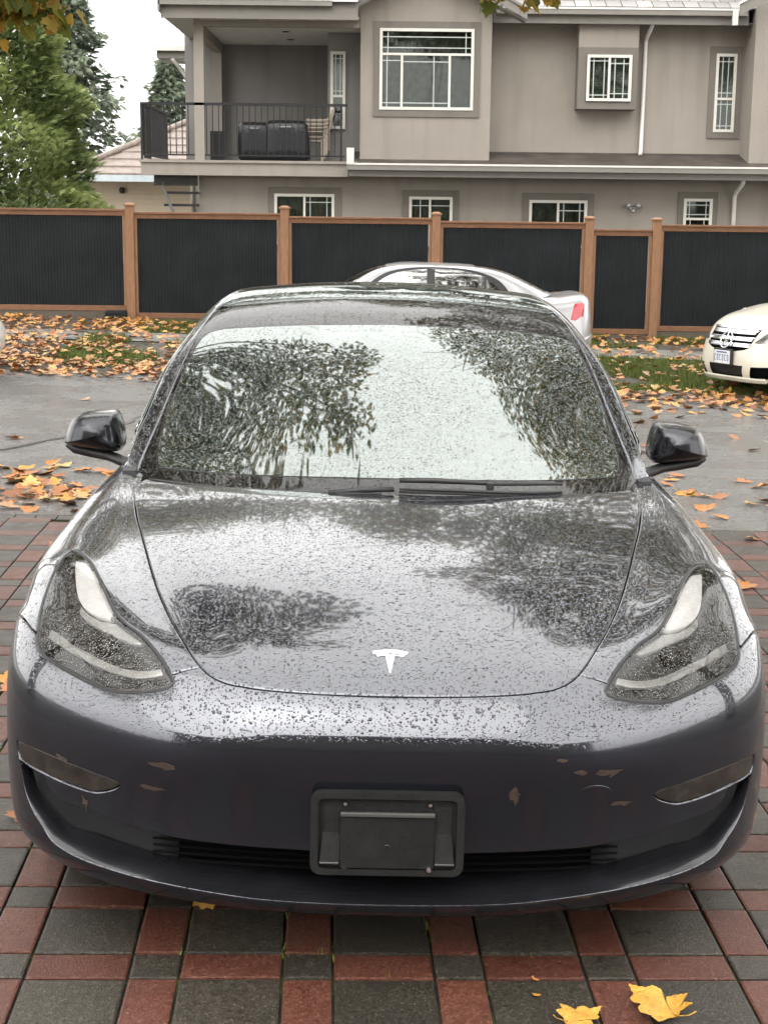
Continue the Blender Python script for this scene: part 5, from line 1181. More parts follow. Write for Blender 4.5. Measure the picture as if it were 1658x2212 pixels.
# --- cabin
tub = boxes('cabin_floor', [((-.78, 1.3, .40), (.78, 4.0, .43)), ((-.80, 1.4, .43), (-.76, 3.9, .92)), ((.76, 1.4, .43), (.80, 3.9, .92))], M_SEAT, CAR)
dv = []
for x in np.linspace(-.72, .72, 25):
    y0 = 1.16 + .46 * x * x
    dv += [(x, y0, .895), (x, y0 + .14, .925), (x, 1.62 + .1 * x * x, .935), (x, 1.70 + .1 * x * x, .90), (x, 1.68 + .1 * x * x, .70)]
mesh_obj('dashboard', dv, [(i * 5 + q, (i + 1) * 5 + q, (i + 1) * 5 + q + 1, i * 5 + q + 1) for i in range(24) for q in range(4)], M_DASH, CAR, smooth=True)
box('centre_screen', (-.18, 1.70, .86), (.18, 1.715, 1.07), M_BLACKPL, CAR, .004)
for s in (1, -1):
    st = empty('seat'); st.parent = CAR
    bm = bmesh.new(); add_box(bm, (s * .37 - .25, 2.05, .50), (s * .37 + .25, 2.60, .66), .06); bm_obj('cushion', bm, M_SEAT, st, angle=40)
    bm = bmesh.new(); add_box(bm, (s * .37 - .25, 2.52, .60), (s * .37 + .25, 2.68, 1.16), .06, Matrix.Rotation(R_(-14), 3, 'X'), (0, 2.6, .6)); bm_obj('seat_back', bm, M_SEAT, st, angle=40)
    bm = bmesh.new(); add_box(bm, (s * .37 - .13, 2.70, 1.14), (s * .37 + .13, 2.80, 1.32), .04); bm_obj('headrest', bm, M_SEAT, st, angle=40)
pw = [(.37 + .18 * math.cos(a), 1.90 + .05 * math.sin(a), .88 + .17 * math.sin(a)) for a in np.linspace(0, 2 * math.pi, 33)]
sw = tube('steering_wheel', pw, .015, M_SEAT, CAR, 8)
box('wheel_hub', (.30, 1.86, .84), (.44, 1.90, .92), M_SEAT, sw, .02)
box('rear_view_mirror', (-.11, 1.99, 1.235), (.11, 2.02, 1.295), M_BLACKPL, CAR, .012)
bm = bmesh.new(); add_box(bm, (-.5, 3.45, .55), (.5, 3.62, 1.12), .06); bm_obj('rear_bench', bm, M_SEAT, CAR, angle=40)
# ================================================================ cars parked across the road
def plain_paint(name, col, metal, rough=.3):
    t = NT(name); co = t.coord(); n = t.noise(co, 2.0, 5)
    sx = t.n('SeparateXYZ'); t.l(co, sx.inputs[0])
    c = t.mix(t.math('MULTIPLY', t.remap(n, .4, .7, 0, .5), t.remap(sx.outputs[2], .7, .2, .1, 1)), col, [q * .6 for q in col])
    return t.set(Base_Color=c, Metallic=metal, Roughness=rough, Coat_Weight=.8, Coat_Roughness=.06)
M_SILVER = plain_paint('silver_car_paint', (.46, .46, .47), .35); M_WHITE = plain_paint('cream_white_car_paint', (.74, .71, .60), 0.0); M_WHITE2 = plain_paint('white_car_paint', (.78, .78, .77), 0.0)
M_TAIL = flat('red_lamp_lens', (.45, .012, .03), .12, 0, var=.2, scale=40, Coat_Weight=1.0)
t = NT('car_side_glass'); gl = t.n('BsdfGlossy'); gl.inputs['Roughness'].default_value = .03; tr = t.n('BsdfTransparent'); tr.inputs['Color'].default_value = (.30, .33, .33, 1)
fr = t.n('Fresnel'); fr.inputs['IOR'].default_value = 1.6; mx = t.n('MixShader'); t.l(t.math('ADD', fr.outputs[0], .26), mx.inputs[0]); t.l(tr.outputs[0], mx.inputs[1]); t.l(gl.outputs[0], mx.inputs[2]); t.l(mx.outputs[0], t.out.inputs['Surface']); M_CARGL = t.m
SEDAN_BODY = [
 [(0,.10,.20),(.3,.11,.20),(.55,.18,.20),(.74,.33,.20),(.82,.47,.20)],
 [(0,.02,.38),(.3,.03,.38),(.57,.11,.38),(.77,.27,.38),(.845,.46,.36)],
 [(0,.00,.55),(.3,.02,.55),(.58,.10,.55),(.78,.27,.55),(.85,.50,.52)],
 [(0,.10,.70),(.3,.12,.70),(.58,.20,.69),(.78,.36,.66),(.853,.60,.60)],
 [(0,.50,.83),(.32,.51,.83),(.60,.55,.81),(.79,.64,.76),(.855,.80,.665)],
 [(0,1.0,.92),(.34,1.0,.92),(.62,1.03,.90),(.80,1.05,.84),(.856,1.0,.655)],
 [(0,1.4,.95),(.35,1.4,.95),(.64,1.4,.93),(.81,1.4,.86),(.855,1.28,.45)],
 [(0,2.0,.96),(.36,2.0,.96),(.66,2.0,.945),(.82,2.0,.86),(.845,2.0,.22)],
 [(0,3.0,1.0),(.36,3.0,1.0),(.65,3.0,.985),(.82,3.0,.88),(.845,3.0,.22)],
 [(0,3.6,1.04),(.36,3.6,1.04),(.63,3.6,1.02),(.80,3.6,.92),(.85,3.6,.50)],
 [(0,4.1,1.05),(.35,4.1,1.048),(.60,4.09,1.03),(.76,4.05,.93),(.84,4.0,.30)],
 [(0,4.36,1.03),(.34,4.35,1.028),(.58,4.31,1.01),(.73,4.23,.90),(.81,4.14,.28)],
 [(0,4.40,.92),(.34,4.385,.92),(.58,4.34,.90),(.73,4.25,.80),(.80,4.17,.28)],
 [(0,4.42,.62),(.34,4.41,.62),(.58,4.36,.60),(.73,4.28,.56),(.80,4.19,.27)],
 [(0,4.36,.26),(.34,4.35,.26),(.57,4.31,.26),(.71,4.24,.26),(.78,4.18,.25)]]
SEDAN_CABIN = [
 [(0,0.74,0.92),(0.35,0.78,0.92),(0.6,0.89,0.915),(0.72,1,0.91),(0.76,1.09,0.9),(0.775,1.14,0.89)],
 [(0,1.09,1.1),(0.34,1.12,1.095),(0.55,1.2,1.085),(0.67,1.28,1.075),(0.73,1.34,1),(0.775,1.39,0.91)],
 [(0,1.49,1.32),(0.3,1.51,1.315),(0.47,1.55,1.304),(0.5925,1.6,1.286),(0.69,1.62,1.115),(0.775,1.64,0.92)],
 [(0,1.74,1.395),(0.29,1.75,1.39),(0.45,1.77,1.383),(0.575,1.8,1.367),(0.68,1.81,1.16),(0.775,1.82,0.925)],
 [(0,2.33,1.425),(0.29,2.33,1.42),(0.44,2.33,1.413),(0.565,2.33,1.392),(0.675,2.33,1.18),(0.775,2.33,0.93)],
 [(0,2.87,1.405),(0.29,2.87,1.4),(0.44,2.87,1.393),(0.565,2.87,1.372),(0.67,2.87,1.18),(0.77,2.87,0.94)],
 [(0,3.3,1.325),(0.28,3.3,1.32),(0.43,3.28,1.3114),(0.552,3.26,1.2956),(0.655,3.22,1.154),(0.76,3.18,0.955)],
 [(0,3.62,1.19),(0.27,3.61,1.185),(0.42,3.58,1.1782),(0.536,3.54,1.1678),(0.64,3.46,1.082),(0.74,3.38,0.97)],
 [(0,3.92,1.045),(0.27,3.91,1.045),(0.42,3.88,1.04),(0.52,3.83,1.035),(0.62,3.72,1.01),(0.71,3.6,0.985)],
]
def sedan(name, label, loc, rotz, paint, group):
    root = tag(empty(name, loc, (0, 0, rotz)), label, 'car', group)
    B, Cn = Surf(SEDAN_BODY, 1e-5), Surf(SEDAN_CABIN, 1e-5)
    body = grid_skin('body', B, -1, 1, 0, 1, 49, 120, 0, paint, root)
    grid_skin('roof_shell', Cn, -.995, .995, .02, .995, 41, 70, 0, paint, root)
    S = lambda pts, g: solve(Cn, pts, (1, 2), g)
    for s in (1, -1):
        # door glass and quarter glass inside one black surround
        outl = S([(1.36, .945), (1.52, 1.15), (1.70, 1.29), (1.98, 1.37), (2.36, 1.392), (2.72, 1.375), (3.0, 1.32), (3.22, 1.21), (3.33, 1.07), (3.36, 1.0), (3.0, .975), (2.2, .955)], (.8, .2))
        fr_ = panel('window_surround', Cn, mir(outl, s)[::s], M_BLACKPL, root, off=.004, gap=0, flange=.006, step=.05)
        for poly in ([(1.46, .985), (1.60, 1.15), (1.77, 1.27), (2.0, 1.342), (2.28, 1.366), (2.28, .99)], [(2.38, .995), (2.38, 1.368), (2.62, 1.360), (2.84, 1.325), (3.0, 1.28), (3.0, 1.01)], [(3.03, 1.02), (3.03, 1.245), (3.16, 1.165), (3.26, 1.05), (3.28, 1.02)]):
            panel('side_window', Cn, mir(S(poly, (.8, .4)), s)[::s], M_CARGL, fr_, off=.009, gap=0, flange=.004, step=.05)
        tl = solve(B, [(4.14, .96), (4.22, .97), (4.27, .955), (4.25, .80), (4.16, .76), (4.09, .765)], (1, 2), (.75, .87))
        panel('tail_light', B, mir(tl, s)[::s], M_TAIL, root, off=.006, gap=0, flange=.012, step=.03)
        hl_ = solve(B, [(.25, .62), (.45, .66), (.62, .70), (.55, .60), (.36, .56)], (1, 2), (.75, .2))
        panel('headlight', B, mir(hl_, s)[::s], M_CHROME, root, off=.006, gap=0, flange=.012, step=.04)
        for y in (.86, 3.50): car_wheel(root, s * .74, y, .30, .195)
        mr = empty('door_mirror'); mr.parent = root
        bm = bmesh.new(); add_box(bm, (s * .90 - .07, 1.62, .96), (s * .90 + .07, 1.74, 1.07), .03); bm_obj('mirror_shell', bm, paint, mr, angle=50)
    ws_ = [(.42, .03), (.40, .20), (.36, .30), (0, .31)]
    gl_ = lambda nm, v0, v1, w0, w1: panel(nm, Cn, [(0, v0), (w0, v0), (w1, v1), (0, v1), (-w1, v1), (-w0, v0)], M_CARGL, root, off=.006, gap=0, flange=.006, step=.05)
    gl_('windshield', .03, .31, .52, .46); gl_('rear_window', .68, .97, .46, .48)
    box('underbody', (-.70, .2, .17), (.70, 4.2, .30), M_LINER, root)
    box('rear_plate', (-.16, 4.415, .66), (.16, 4.425, .78), M_WHITE2, root)
    panel('rear_bumper', B, [(-.9, .955), (-.5, .955), (0, .955), (.5, .955), (.9, .955), (.97, .985), (0, .99), (-.97, .985)], paint, root, off=.022, gap=0, flange=.03, step=.06)
    box('seats', (-.6, 2.1, .5), (.6, 2.25, 1.10), M_SEAT, root)
    return root
sedan('silver_sedan', 'silver sedan parked across the road, roof showing above the grey car', (-1.78, 16.75, -.475), R_(-90), M_SILVER, 'cars parked across the road')
sedan('white_sedan', 'white car whose nose just enters at the left edge across the road', (-4.47, 14.35, gz(-5, 14.4)), R_(90), M_WHITE2, 'cars parked across the road')
# --- white hatchback with bold grille, nose towards the gap
HATCH_BODY = [
 [(0,.09,.19),(.3,.10,.19),(.55,.16,.19),(.76,.34,.19),(.86,.55,.20)],
 [(0,.03,.27),(.3,.04,.27),(.57,.11,.27),(.79,.31,.27),(.875,.54,.27)],
 [(0,.00,.45),(.3,.02,.45),(.58,.09,.45),(.80,.29,.45),(.88,.55,.42)],
 [(0,.03,.62),(.3,.05,.62),(.58,.13,.62),(.80,.33,.62),(.883,.60,.58)],
 [(0,.09,.76),(.3,.12,.76),(.58,.21,.77),(.80,.42,.78),(.885,.70,.67)],
 [(0,.22,.90),(.3,.25,.90),(.58,.36,.90),(.79,.55,.88),(.886,.82,.70)],
 [(0,.55,1.00),(.32,.57,1.00),(.60,.65,.99),(.79,.75,.955),(.886,.95,.69)],
 [(0,1.0,1.08),(.34,1.0,1.08),(.62,1.02,1.065),(.80,1.05,1.01),(.886,1.1,.60)],
 [(0,1.5,1.10),(.35,1.5,1.10),(.64,1.5,1.09),(.82,1.5,1.0),(.88,1.38,.25)],
 [(0,2.4,1.12),(.36,2.4,1.12),(.66,2.4,1.10),(.84,2.4,.98),(.88,2.4,.22)],
 [(0,3.4,1.15),(.36,3.4,1.15),(.65,3.4,1.13),(.84,3.4,1.0),(.88,3.4,.35)],
 [(0,4.1,1.14),(.34,4.1,1.14),(.60,4.07,1.12),(.78,4.0,.98),(.84,3.95,.30)],
 [(0,4.25,.70),(.34,4.23,.70),(.58,4.18,.70),(.76,4.08,.62),(.82,3.98,.28)],
 [(0,4.20,.26),(.34,4.19,.26),(.57,4.14,.26),(.72,4.06,.26),(.78,3.98,.25)]]
HATCH_CABIN = [
 [(0,.95,1.05),(.35,.99,1.05),(.60,1.08,1.04),(.74,1.2,1.03),(.78,1.3,1.02),(.80,1.36,1.0)],
 [(0,1.35,1.28),(.33,1.38,1.275),(.55,1.45,1.26),(.68,1.52,1.24),(.74,1.56,1.15),(.80,1.6,1.02)],
 [(0,1.75,1.49),(.30,1.77,1.485),(.50,1.81,1.47),(.62,1.85,1.43),(.71,1.86,1.25),(.80,1.9,1.04)],
 [(0,2.3,1.60),(.30,2.3,1.595),(.48,2.3,1.58),(.60,2.3,1.53),(.70,2.3,1.30),(.80,2.3,1.06)],
 [(0,3.2,1.60),(.30,3.2,1.595),(.48,3.2,1.58),(.60,3.2,1.53),(.70,3.2,1.31),(.80,3.2,1.08)],
 [(0,3.8,1.53),(.30,3.8,1.525),(.47,3.78,1.51),(.59,3.75,1.46),(.69,3.7,1.28),(.79,3.65,1.09)],
 [(0,4.12,1.15),(.30,4.11,1.15),(.46,4.09,1.14),(.57,4.05,1.13),(.66,4.0,1.11),(.76,3.9,1.09)]]
HROOT = tag(empty('white_hatchback', (4.14, 15.35, -.56), (0, -.02, R_(-90) + R_(24))), 'cream white hatchback with bold chrome grille, parked nose towards the road', 'car', 'cars parked across the road')
B, Cn = Surf(HATCH_BODY, 1e-5), Surf(HATCH_CABIN, 1e-5)
LWR = [(-.30, .235), (-.33, .38), (.33, .38), (.30, .235)]
low_in = solve(B, LWR, (0, 2), (0, .05))
FOGO = [(.42, .235), (.46, .375), (.76, .385), (.71, .27), (.62, .235)]
fog_p = {s: mir(solve(B, FOGO, (0, 2), (.55, .06)), s)[::s] for s in (1, -1)}
GRL = [(-.40, .60), (-.46, .83), (.46, .83), (.40, .60), (.32, .57), (-.32, .57)]
grl = solve(B, GRL, (0, 2), (0, .2))
HLP = [(.45, .66), (.52, .74), (.60, .82), (.70, .88), (.80, .90), (.84, .84), (.80, .74), (.70, .69), (.56, .655)]
hlp = {s: mir(solve(B, HLP, (0, 2), (.6, .25)), s)[::s] for s in (1, -1)}
vmid = .90
bz_ = [(u, 0) for u in np.linspace(-1, 1, 15)] + [(1, v) for v in np.linspace(.1, 1, 12)] + [(u, 1) for u in np.linspace(.85, -1, 12)] + [(-1, v) for v in np.linspace(.9, .08, 12)]
panel('body', B, bz_, M_WHITE, HROOT, holes=[low_in, fog_p[1], fog_p[-1], grl, hlp[1], hlp[-1]], gap=0, flange=.0, step=.05)
grid_skin('roof_shell', Cn, -.995, .995, .02, .995, 31, 50, 0, M_WHITE, HROOT)
panel('lower_intake', B, low_in, M_BLACKPL, HROOT, off=-.03, gap=0, flange=-.03, step=.06)
gr_ = panel('grille', B, grl, M_LINER, HROOT, off=-.02, gap=0, flange=-.02, step=.06)
for z0, z1 in ((.60, .645), (.675, .72), (.755, .80)):
    panel('grille_bar', B, solve(B, [(-.40, z0), (-.43, z1), (.43, z1), (.40, z0)], (0, 2), (0, .2)), M_CHROME, gr_, off=.012, gap=0, flange=.02, step=.05)
panel('grille_brow', B, solve(B, [(-.46, .815), (-.47, .835), (.47, .835), (.46, .815)], (0, 2), (0, .2)), M_CHROME, gr_, off=.008, gap=0, flange=.02, step=.05)
star = empty('grille_star'); star.parent = HROOT
Pc, Nc = B.frame([0], [float(np.mean([q[1] for q in grl]))]); Pc, Nc = Vector(Pc[0]), Vector(Nc[0]); q_ = Nc.to_track_quat('-Y', 'Z').to_matrix()
ring = [Pc + Nc * .03 + q_ @ Vector((.105 * math.cos(a), 0, .105 * math.sin(a))) for a in np.linspace(0, 2 * math.pi, 25)]
tube('star_ring', ring, .010, M_CHROME, star, 6)
for k in range(3):
    a = math.pi / 2 + k * 2 * math.pi / 3
    pts = [Vector((.1 * math.cos(a), 0, .1 * math.sin(a))), Vector((.022 * math.cos(a + 1.05), 0, .022 * math.sin(a + 1.05))), Vector((0, -.02, 0)), Vector((.022 * math.cos(a - 1.05), 0, .022 * math.sin(a - 1.05)))]
    mesh_obj('star_arm', [Pc + Nc * .03 + q_ @ p for p in pts], [(0, 1, 2), (0, 2, 3)], M_CHROME, star)
for s in (1, -1):
    h_ = panel('headlight', B, hlp[s], M_LAMPGL, HROOT, off=-.002, gap=.002, flange=.02, step=.05)
    panel('lamp_reflector', B, hlp[s], flat('bright_lamp_reflector', (.62, .62, .60), .3, .5, var=.35, scale=14), h_, off=-.05, gap=0, flange=-.045, step=.05)
    for uu_, vv_ in ((.56, .22), (.68, .27)):
        p, n = B.frame([s * uu_], [vv_]); lathe('lamp_cup', [(0, .0), (.05, -.02), (.055, .0), (.055, .03)], M_CHROME, h_, 16, 'Y', tuple(p[0] - n[0] * .045))
    f_ = panel('fog_recess', B, fog_p[s], M_LINER, HROOT, off=-.04, gap=0, flange=-.04, step=.06)
    p, n = B.frame([s * .58], [float(np.mean([q[1] for q in fog_p[s]]))])
    lathe('fog_lamp', [(0, -.012), (.035, -.010), (.047, 0), (.055, 0), (.055, .03)], M_CHROME, f_, 16, 'Y', tuple(p[0] - n[0] * .02))
    mk = solve(B, [(.38, .455), (.40, .495), (.50, .50), (.48, .46)], (1, 2), (.85, .12))
    panel('side_marker', B, mir(mk, s)[::s], M_BLACKPL, HROOT, off=.003, gap=0, flange=.006, step=.05)
    wn_ = solve(Cn, [(1.55, 1.06), (1.75, 1.27), (2.0, 1.40), (2.4, 1.46), (3.2, 1.46), (3.6, 1.38), (3.6, 1.12), (2.4, 1.09)], (1, 2), (.8, .3))
    panel('side_window', Cn, mir(wn_, s)[::s], M_CARGL, HROOT, off=.006, gap=0, flange=.006, step=.06)
    for y in (.85, 3.62): car_wheel(HROOT, s * .77, y, .32, .21)
    bm = bmesh.new(); add_box(bm, (s * .95 - .08, 1.50, 1.06), (s * .95 + .08, 1.62, 1.20), .03); bm_obj('door_mirror', bm, M_WHITE, HROOT, angle=50)
panel('windshield', Cn, [(0, .03), (.55, .03), (.50, .30), (0, .31), (-.50, .30), (-.55, .03)], M_CARGL, HROOT, off=.006, gap=0, flange=.006, step=.06)
sp_ = solve(B, [(-.60, .195), (-.60, .235), (.60, .235), (.60, .195)], (0, 2), (0, .03))
panel('front_splitter', B, sp_, M_WHITE, HROOT, off=.025, gap=0, flange=.03, step=.08)
pl = empty('number_plate', (0, -.035, .47)); pl.parent = HROOT
box('plate_backing', (-.18, .0, -.10), (.18, .03, .10), M_BLACKPL, pl, .004)
pf = box('plate_face', (-.155, -.012, -.08), (.155, .0, .08), flat('plate_white', (.72, .74, .76), .4), pl, .003)
M_PLBLUE = flat('plate_blue_print', (.10, .14, .32), .5)
for k in range(6):
    x = -.125 + k * .05; r_ = [((x - .017, -.0135, -.045), (x - .008, -.0125, .03)), ((x - .008, -.0135, .02), (x + .012, -.0125, .03)), ((x - .008, -.0135, -.045), (x + .012, -.0125, -.035))]
    if k % 2: r_.append(((x + .004, -.0135, -.035), (x + .012, -.0125, .02)))
    boxes('plate_character', r_, M_PLBLUE, pl)
box('plate_heading', (-.10, -.0135, .05), (.10, -.0125, .066), M_PLBLUE, pl)
box('underbody', (-.72, .25, .17), (.72, 4.0, .30), M_LINER, HROOT)
# ================================================================ fallen leaves, grass, moss
LCOL = [('pale yellow', (.52, .36, .13)), ('golden', (.52, .27, .05)), ('orange', (.46, .19, .05)), ('rust brown', (.24, .09, .035)), ('copper', (.36, .14, .05)), ('tan', (.42, .25, .13))]
def leafmat(name, col):
    t = NT(name); co = t.n('NewGeometry').outputs['Position']
    if col is None: c = t.ramp(t.n('Attribute', attribute_name='rnd').outputs['Fac'], [(q / 5, LCOL[k][1]) for q, k in enumerate((3, 4, 2, 5, 1, 0))])
    else:
        f = t.n('ObjectInfo').outputs['Random']; c = t.mix(f, [q * .8 for q in col], [q * 1.15 for q in col])
    c = t.mix(t.remap(t.noise(co, 45, 5, .7), .56, .74, 0, .6), c, (.15, .06, .02))
    return t.set(Base_Color=c, Roughness=.45, Specular_IOR_Level=.5)
M_LEAFC = [leafmat(n.replace(' ', '_') + '_leaf', c) for n, c in LCOL]; M_LEAFS = leafmat('fallen_leaf_litter', None)
def leaf_mesh(k):
    """a dry maple leaf: toothed lobes, veins folded, edges curled up, with a stalk"""
    rg = random.Random(k); pts = []
    for i, (x, y) in enumerate(LEAF2D):
        pts.append((x + rg.uniform(-.03, .03), y + rg.uniform(-.03, .03)))
    c1, c2, tw = rg.uniform(.1, .5), rg.uniform(.0, .35), rg.uniform(-.25, .25)
    f = lambda x, y: .03 + c1 * y * y + c2 * (x - .4) ** 2 + tw * (x - .4) * y + .03 * math.sin(9 * x + k) * math.cos(7 * y)
    V = [(x - .4, y, f(x, y)) for x, y in pts] + [(.32 - .4, 0, .02)] + [((x * .55 + .32 * .45) - .4, y * .55, f(x * .55 + .14, y * .55) * .8) for x, y in pts]
    n = len(pts); F_ = []
    for i in range(n):
        j = (i + 1) % n; F_ += [(n + 1 + i, n + 1 + j, n), (i, j, n + 1 + j, n + 1 + i)]
    b = len(V); V += [(-.42, -.012, .03), (-.42, .012, .03), (-.75, .03 + tw * .3, .10), (-.75, .05 + tw * .3, .10)]; F_ += [(b, b + 1, b + 3, b + 2)]
    me = bpy.data.meshes.new('fallen_leaf'); me.from_pydata(V, [], F_); me.polygons.foreach_set('use_smooth', [True] * len(F_)); mes = []
    for m in M_LEAFC: q = me.copy(); q.materials.append(m); mes.append(q)
    return mes, np.array(V), F_
def hero_leaf(k):
    rg = random.Random(k); P = [Vector(p) for p in LEAF2D]; out = []
    for i in range(len(P)):
        a, b = P[i], P[(i + 1) % len(P)]; d = b - a; nrm = Vector((d.y, -d.x)) * .5
        for q, o in ((0, 0), (.22, .10), (.38, -.04), (.60, .10), (.78, -.05)): out.append(a + d * q + nrm * (o + rg.uniform(-.03, .03)))
    n = len(out); c1, c2 = rg.uniform(.25, .5), rg.uniform(.2, .4)
    def f(x, y):
        a = math.atan2(y, x - .08); vein = .035 * abs(math.sin(2.5 * a)) * math.hypot(x - .08, y); return .03 + vein + c1 * max(0, abs(y) - .18) ** 1.5 + c2 * max(0, x - .55) ** 1.4 + .03 * math.sin(8 * x + 5 * y + k)
    V, F_ = [(.10 - .4, 0, .02)], []; rings = (.2, .4, .6, .8, 1.0)
    for r in rings:
        for p in out: x, y = .10 + (p.x - .10) * r, p.y * r; V.append((x - .4, y, f(x, y)))
    for i in range(n): F_.append((0, 1 + i, 1 + (i + 1) % n))
    for q in range(4): F_ += [(1 + q * n + i, 1 + (q + 1) * n + i, 1 + (q + 1) * n + (i + 1) % n, 1 + q * n + (i + 1) % n) for i in range(n)]
    sv, sf = tube_data([(-.32, 0, .03), (-.45, .02, .07), (-.62, .03, .16), (-.74, .01, .27)], [.012, .010, .009, .014], 5); b = len(V); V += [tuple(v) for v in sv]; F_ += [tuple(b + e for e in g) for g in sf]
    me = bpy.data.meshes.new('fallen_leaf'); me.from_pydata(V, [], F_); me.polygons.foreach_set('use_smooth', [True] * len(F_)); mes = []
    for m in M_LEAFC: q = me.copy(); q.materials.append(M_HERO); mes.append(q)
    return mes, np.array(V), F_
t = NT('golden_veined_leaf'); co = t.coord(); n_ = t.noise(co, 4, 6, .7)
M_HERO = t.set(Base_Color=t.mix(t.remap(t.noise(co, 9, 6, .75), .52, .72, 0, .85), t.mix(t.remap(n_, .35, .65, 0, 1), (.50, .24, .035), (.60, .36, .06)), (.22, .075, .02)), Roughness=.4, Normal=t.bump(t.noise(co, 30, 4), .4, .02))
LM = [leaf_mesh(k) for k in range(8)] + [hero_leaf(3), hero_leaf(11)]
spots = []
rg = np.random.default_rng(21)
def scatter(n, x0, x1, y0, y1, size=(.10, .17), edge=None):
    for _ in range(n):
        x, y = rg.uniform(x0, x1), rg.uniform(y0, y1)
        if edge and rg.uniform() > edge(x, y): continue
        if abs(x) < .98 and -.05 < y < 4.75: continue
        spots.append((x, y, rg.uniform(*size)))
hero = [(-.02, -.02, .0, 'none')]
bump_ = lambda c, w: (lambda x, y: math.exp(-((y - c) / w) ** 2))
scatter(260, -3.4, -1.3, 5.15, 7.4, (.10, .17), lambda x, y: math.exp(-((y - 5.9) / .9) ** 2) * (1 if x < -1.6 else .5))
scatter(14, -3.3, -1.2, 7.4, 13)
scatter(110, 1.3, 3.2, 5.15, 7.6, (.10, .16), lambda x, y: .75 if 5.2 < y < 6.6 else .25)
scatter(80, 1.6, 4.2, 7, 13.2, (.10, .15), lambda x, y: .35)
scatter(1100, -7.2, -2.0, 14.6, 16.6, (.08, .14), bump_(15.6, .75)); scatter(2600, -7.4, -1.8, 15.8, 21.1, (.08, .14), lambda x, y: (.95 if x < -3.6 else .5) * (1 if math.sin(x * 3.1 + y) + math.sin(y * 2.7 - x) > -.7 else .35))
scatter(1100, 2.0, 7.0, 13.7, 15.8, (.08, .14), bump_(14.7, .65)); scatter(1500, 2.0, 7.2, 15.3, 21.0, (.08, .14), lambda x, y: .75 if y > 18.2 else .30)
scatter(420, -2.2, 2.4, 14.8, 21.0, (.11, .17)); scatter(160, -7.4, -3.9, 21.35, 24, (.12, .18))
scatter(24, 2.0, 4.2, 13.0, 14.2, (.11, .16))
scatter(26, -2.0, -1.0, .8, 4.9, (.09, .15), lambda x, y: .5); scatter(30, 1.0, 2.1, .9, 5.0, (.09, .15), lambda x, y: .6)
vis = lambda x, y: abs(x) < .262 * (y + 3.4)
spots = [s for s in spots if vis(s[0] * .97, s[1]) or s[1] < 8]
spots.sort(key=lambda s: (not vis(s[0], s[1]), math.hypot(s[0], s[1] + 3.07) / s[2]))
def lift(x, y):
    return gz(x, y) + (-.006 if 5.1 < y < 15.5 else (.004 if y <= 5.1 else .012))
def put_leaf(x, y, s, label, rz=None, k=None, tilt=.18, dz=0.0, col=None):
    col = col if col is not None else random.choice((0, 1, 1, 2, 2, 3, 4, 4, 5))
    o = bpy.data.objects.new('fallen_leaf', LM[(k if k is not None else random.randrange(8))][0][col]); o.location = (x, y, lift(x, y) + dz); o.scale = (s,) * 3
    o.rotation_euler = (random.gauss(0, tilt), random.gauss(0, tilt), random.uniform(0, 6.28) if rz is None else rz)
    return tag(link(o), label.replace('COL', LCOL[col][0]), 'leaf', 'fallen maple leaves')
ORD = 'first second third fourth fifth sixth seventh eighth ninth tenth eleventh twelfth thirteenth fourteenth fifteenth sixteenth seventeenth eighteenth nineteenth twentieth'.split()
ones = {}
def where_leaf(x, y):
    sd = 'left' if x < 0 else 'right'
    if y < 5.05: z = 'COL leaf on the bricks, %s from the front along the car ' + sd; key = 'd' + sd
    elif 7.6 < y < 13.4: z = 'COL leaf out on the open road, %s from the driveway on the ' + sd; key = 'r' + sd
    elif y < 7.7:
        row = 'at the brick edge' if y < 5.5 else ('a step from the bricks' if y < 6.1 else ('mid patch' if y < 6.7 else 'at the far rim'))
        return 'COL leaf on the road near the %s mirror, %s' % (sd, row)
    else:
        row = 'near rim' if y < 14.3 else ('front part' if y < 14.8 else ('thick middle' if y < 15.3 else ('back part' if y < 15.9 else 'verge side')))
        return 'COL leaf in the far drift, %s, %s of the silver sedan' % (row, sd)
    n = ones[key] = ones.get(key, -1) + 1
    return z % (ORD[n] if n < 20 else 'further')
for x, y, s in sorted(spots[:290], key=lambda q: q[1]): put_leaf(x, y, s, where_leaf(x, y))
# the leaves nearest the viewer, one by one
put_leaf(.605, -.045, .150, 'golden maple leaf with upright stalk at the front of the driveway', 2.2, 8, .05, .004, 1)
put_leaf(.425, -.100, .105, 'smaller yellow maple leaf cut by the bottom edge of the picture', .6, 9, .05, .004, 1)
put_leaf(-.445, .40, .075, 'yellow leaf standing in the shade under the front bumper lip', 1.3, 5, .9, .02, 1)
put_leaf(.345, .07, .022, 'tiny scrap of orange leaf on a grey paver before the car', .3, 2, col=2)
put_leaf(.342, .0, .022, 'tiny scrap of yellow leaf on a grey paver before the car', 2.3, 4, col=1)
V, F_, R, base = [], [], [], 0
for x, y, s in spots[290:]:
    _, LVk, LFk = LM[int(rg.integers(8))]; e = Euler((rg.normal(0, .25), rg.normal(0, .25), rg.uniform(0, 6.28))).to_matrix()
    v = (np.array(e) @ (LVk * s).T).T + np.array([x, y, lift(x, y) + rg.uniform(0, .03)])
    V.append(v); R.append(np.full(len(v), rg.uniform())); F_ += [tuple(base + q for q in f) for f in LFk]; base += len(v)
lit = mesh_obj('leaf_litter', np.concatenate(V), F_, M_LEAFS, smooth=True); at = lit.data.attributes.new('rnd', 'FLOAT', 'POINT'); at.data.foreach_set('value', np.concatenate(R).astype(np.float32))
tag(lit, 'drifts of orange and yellow maple leaves along the far verge', 'leaves', kind='stuff')
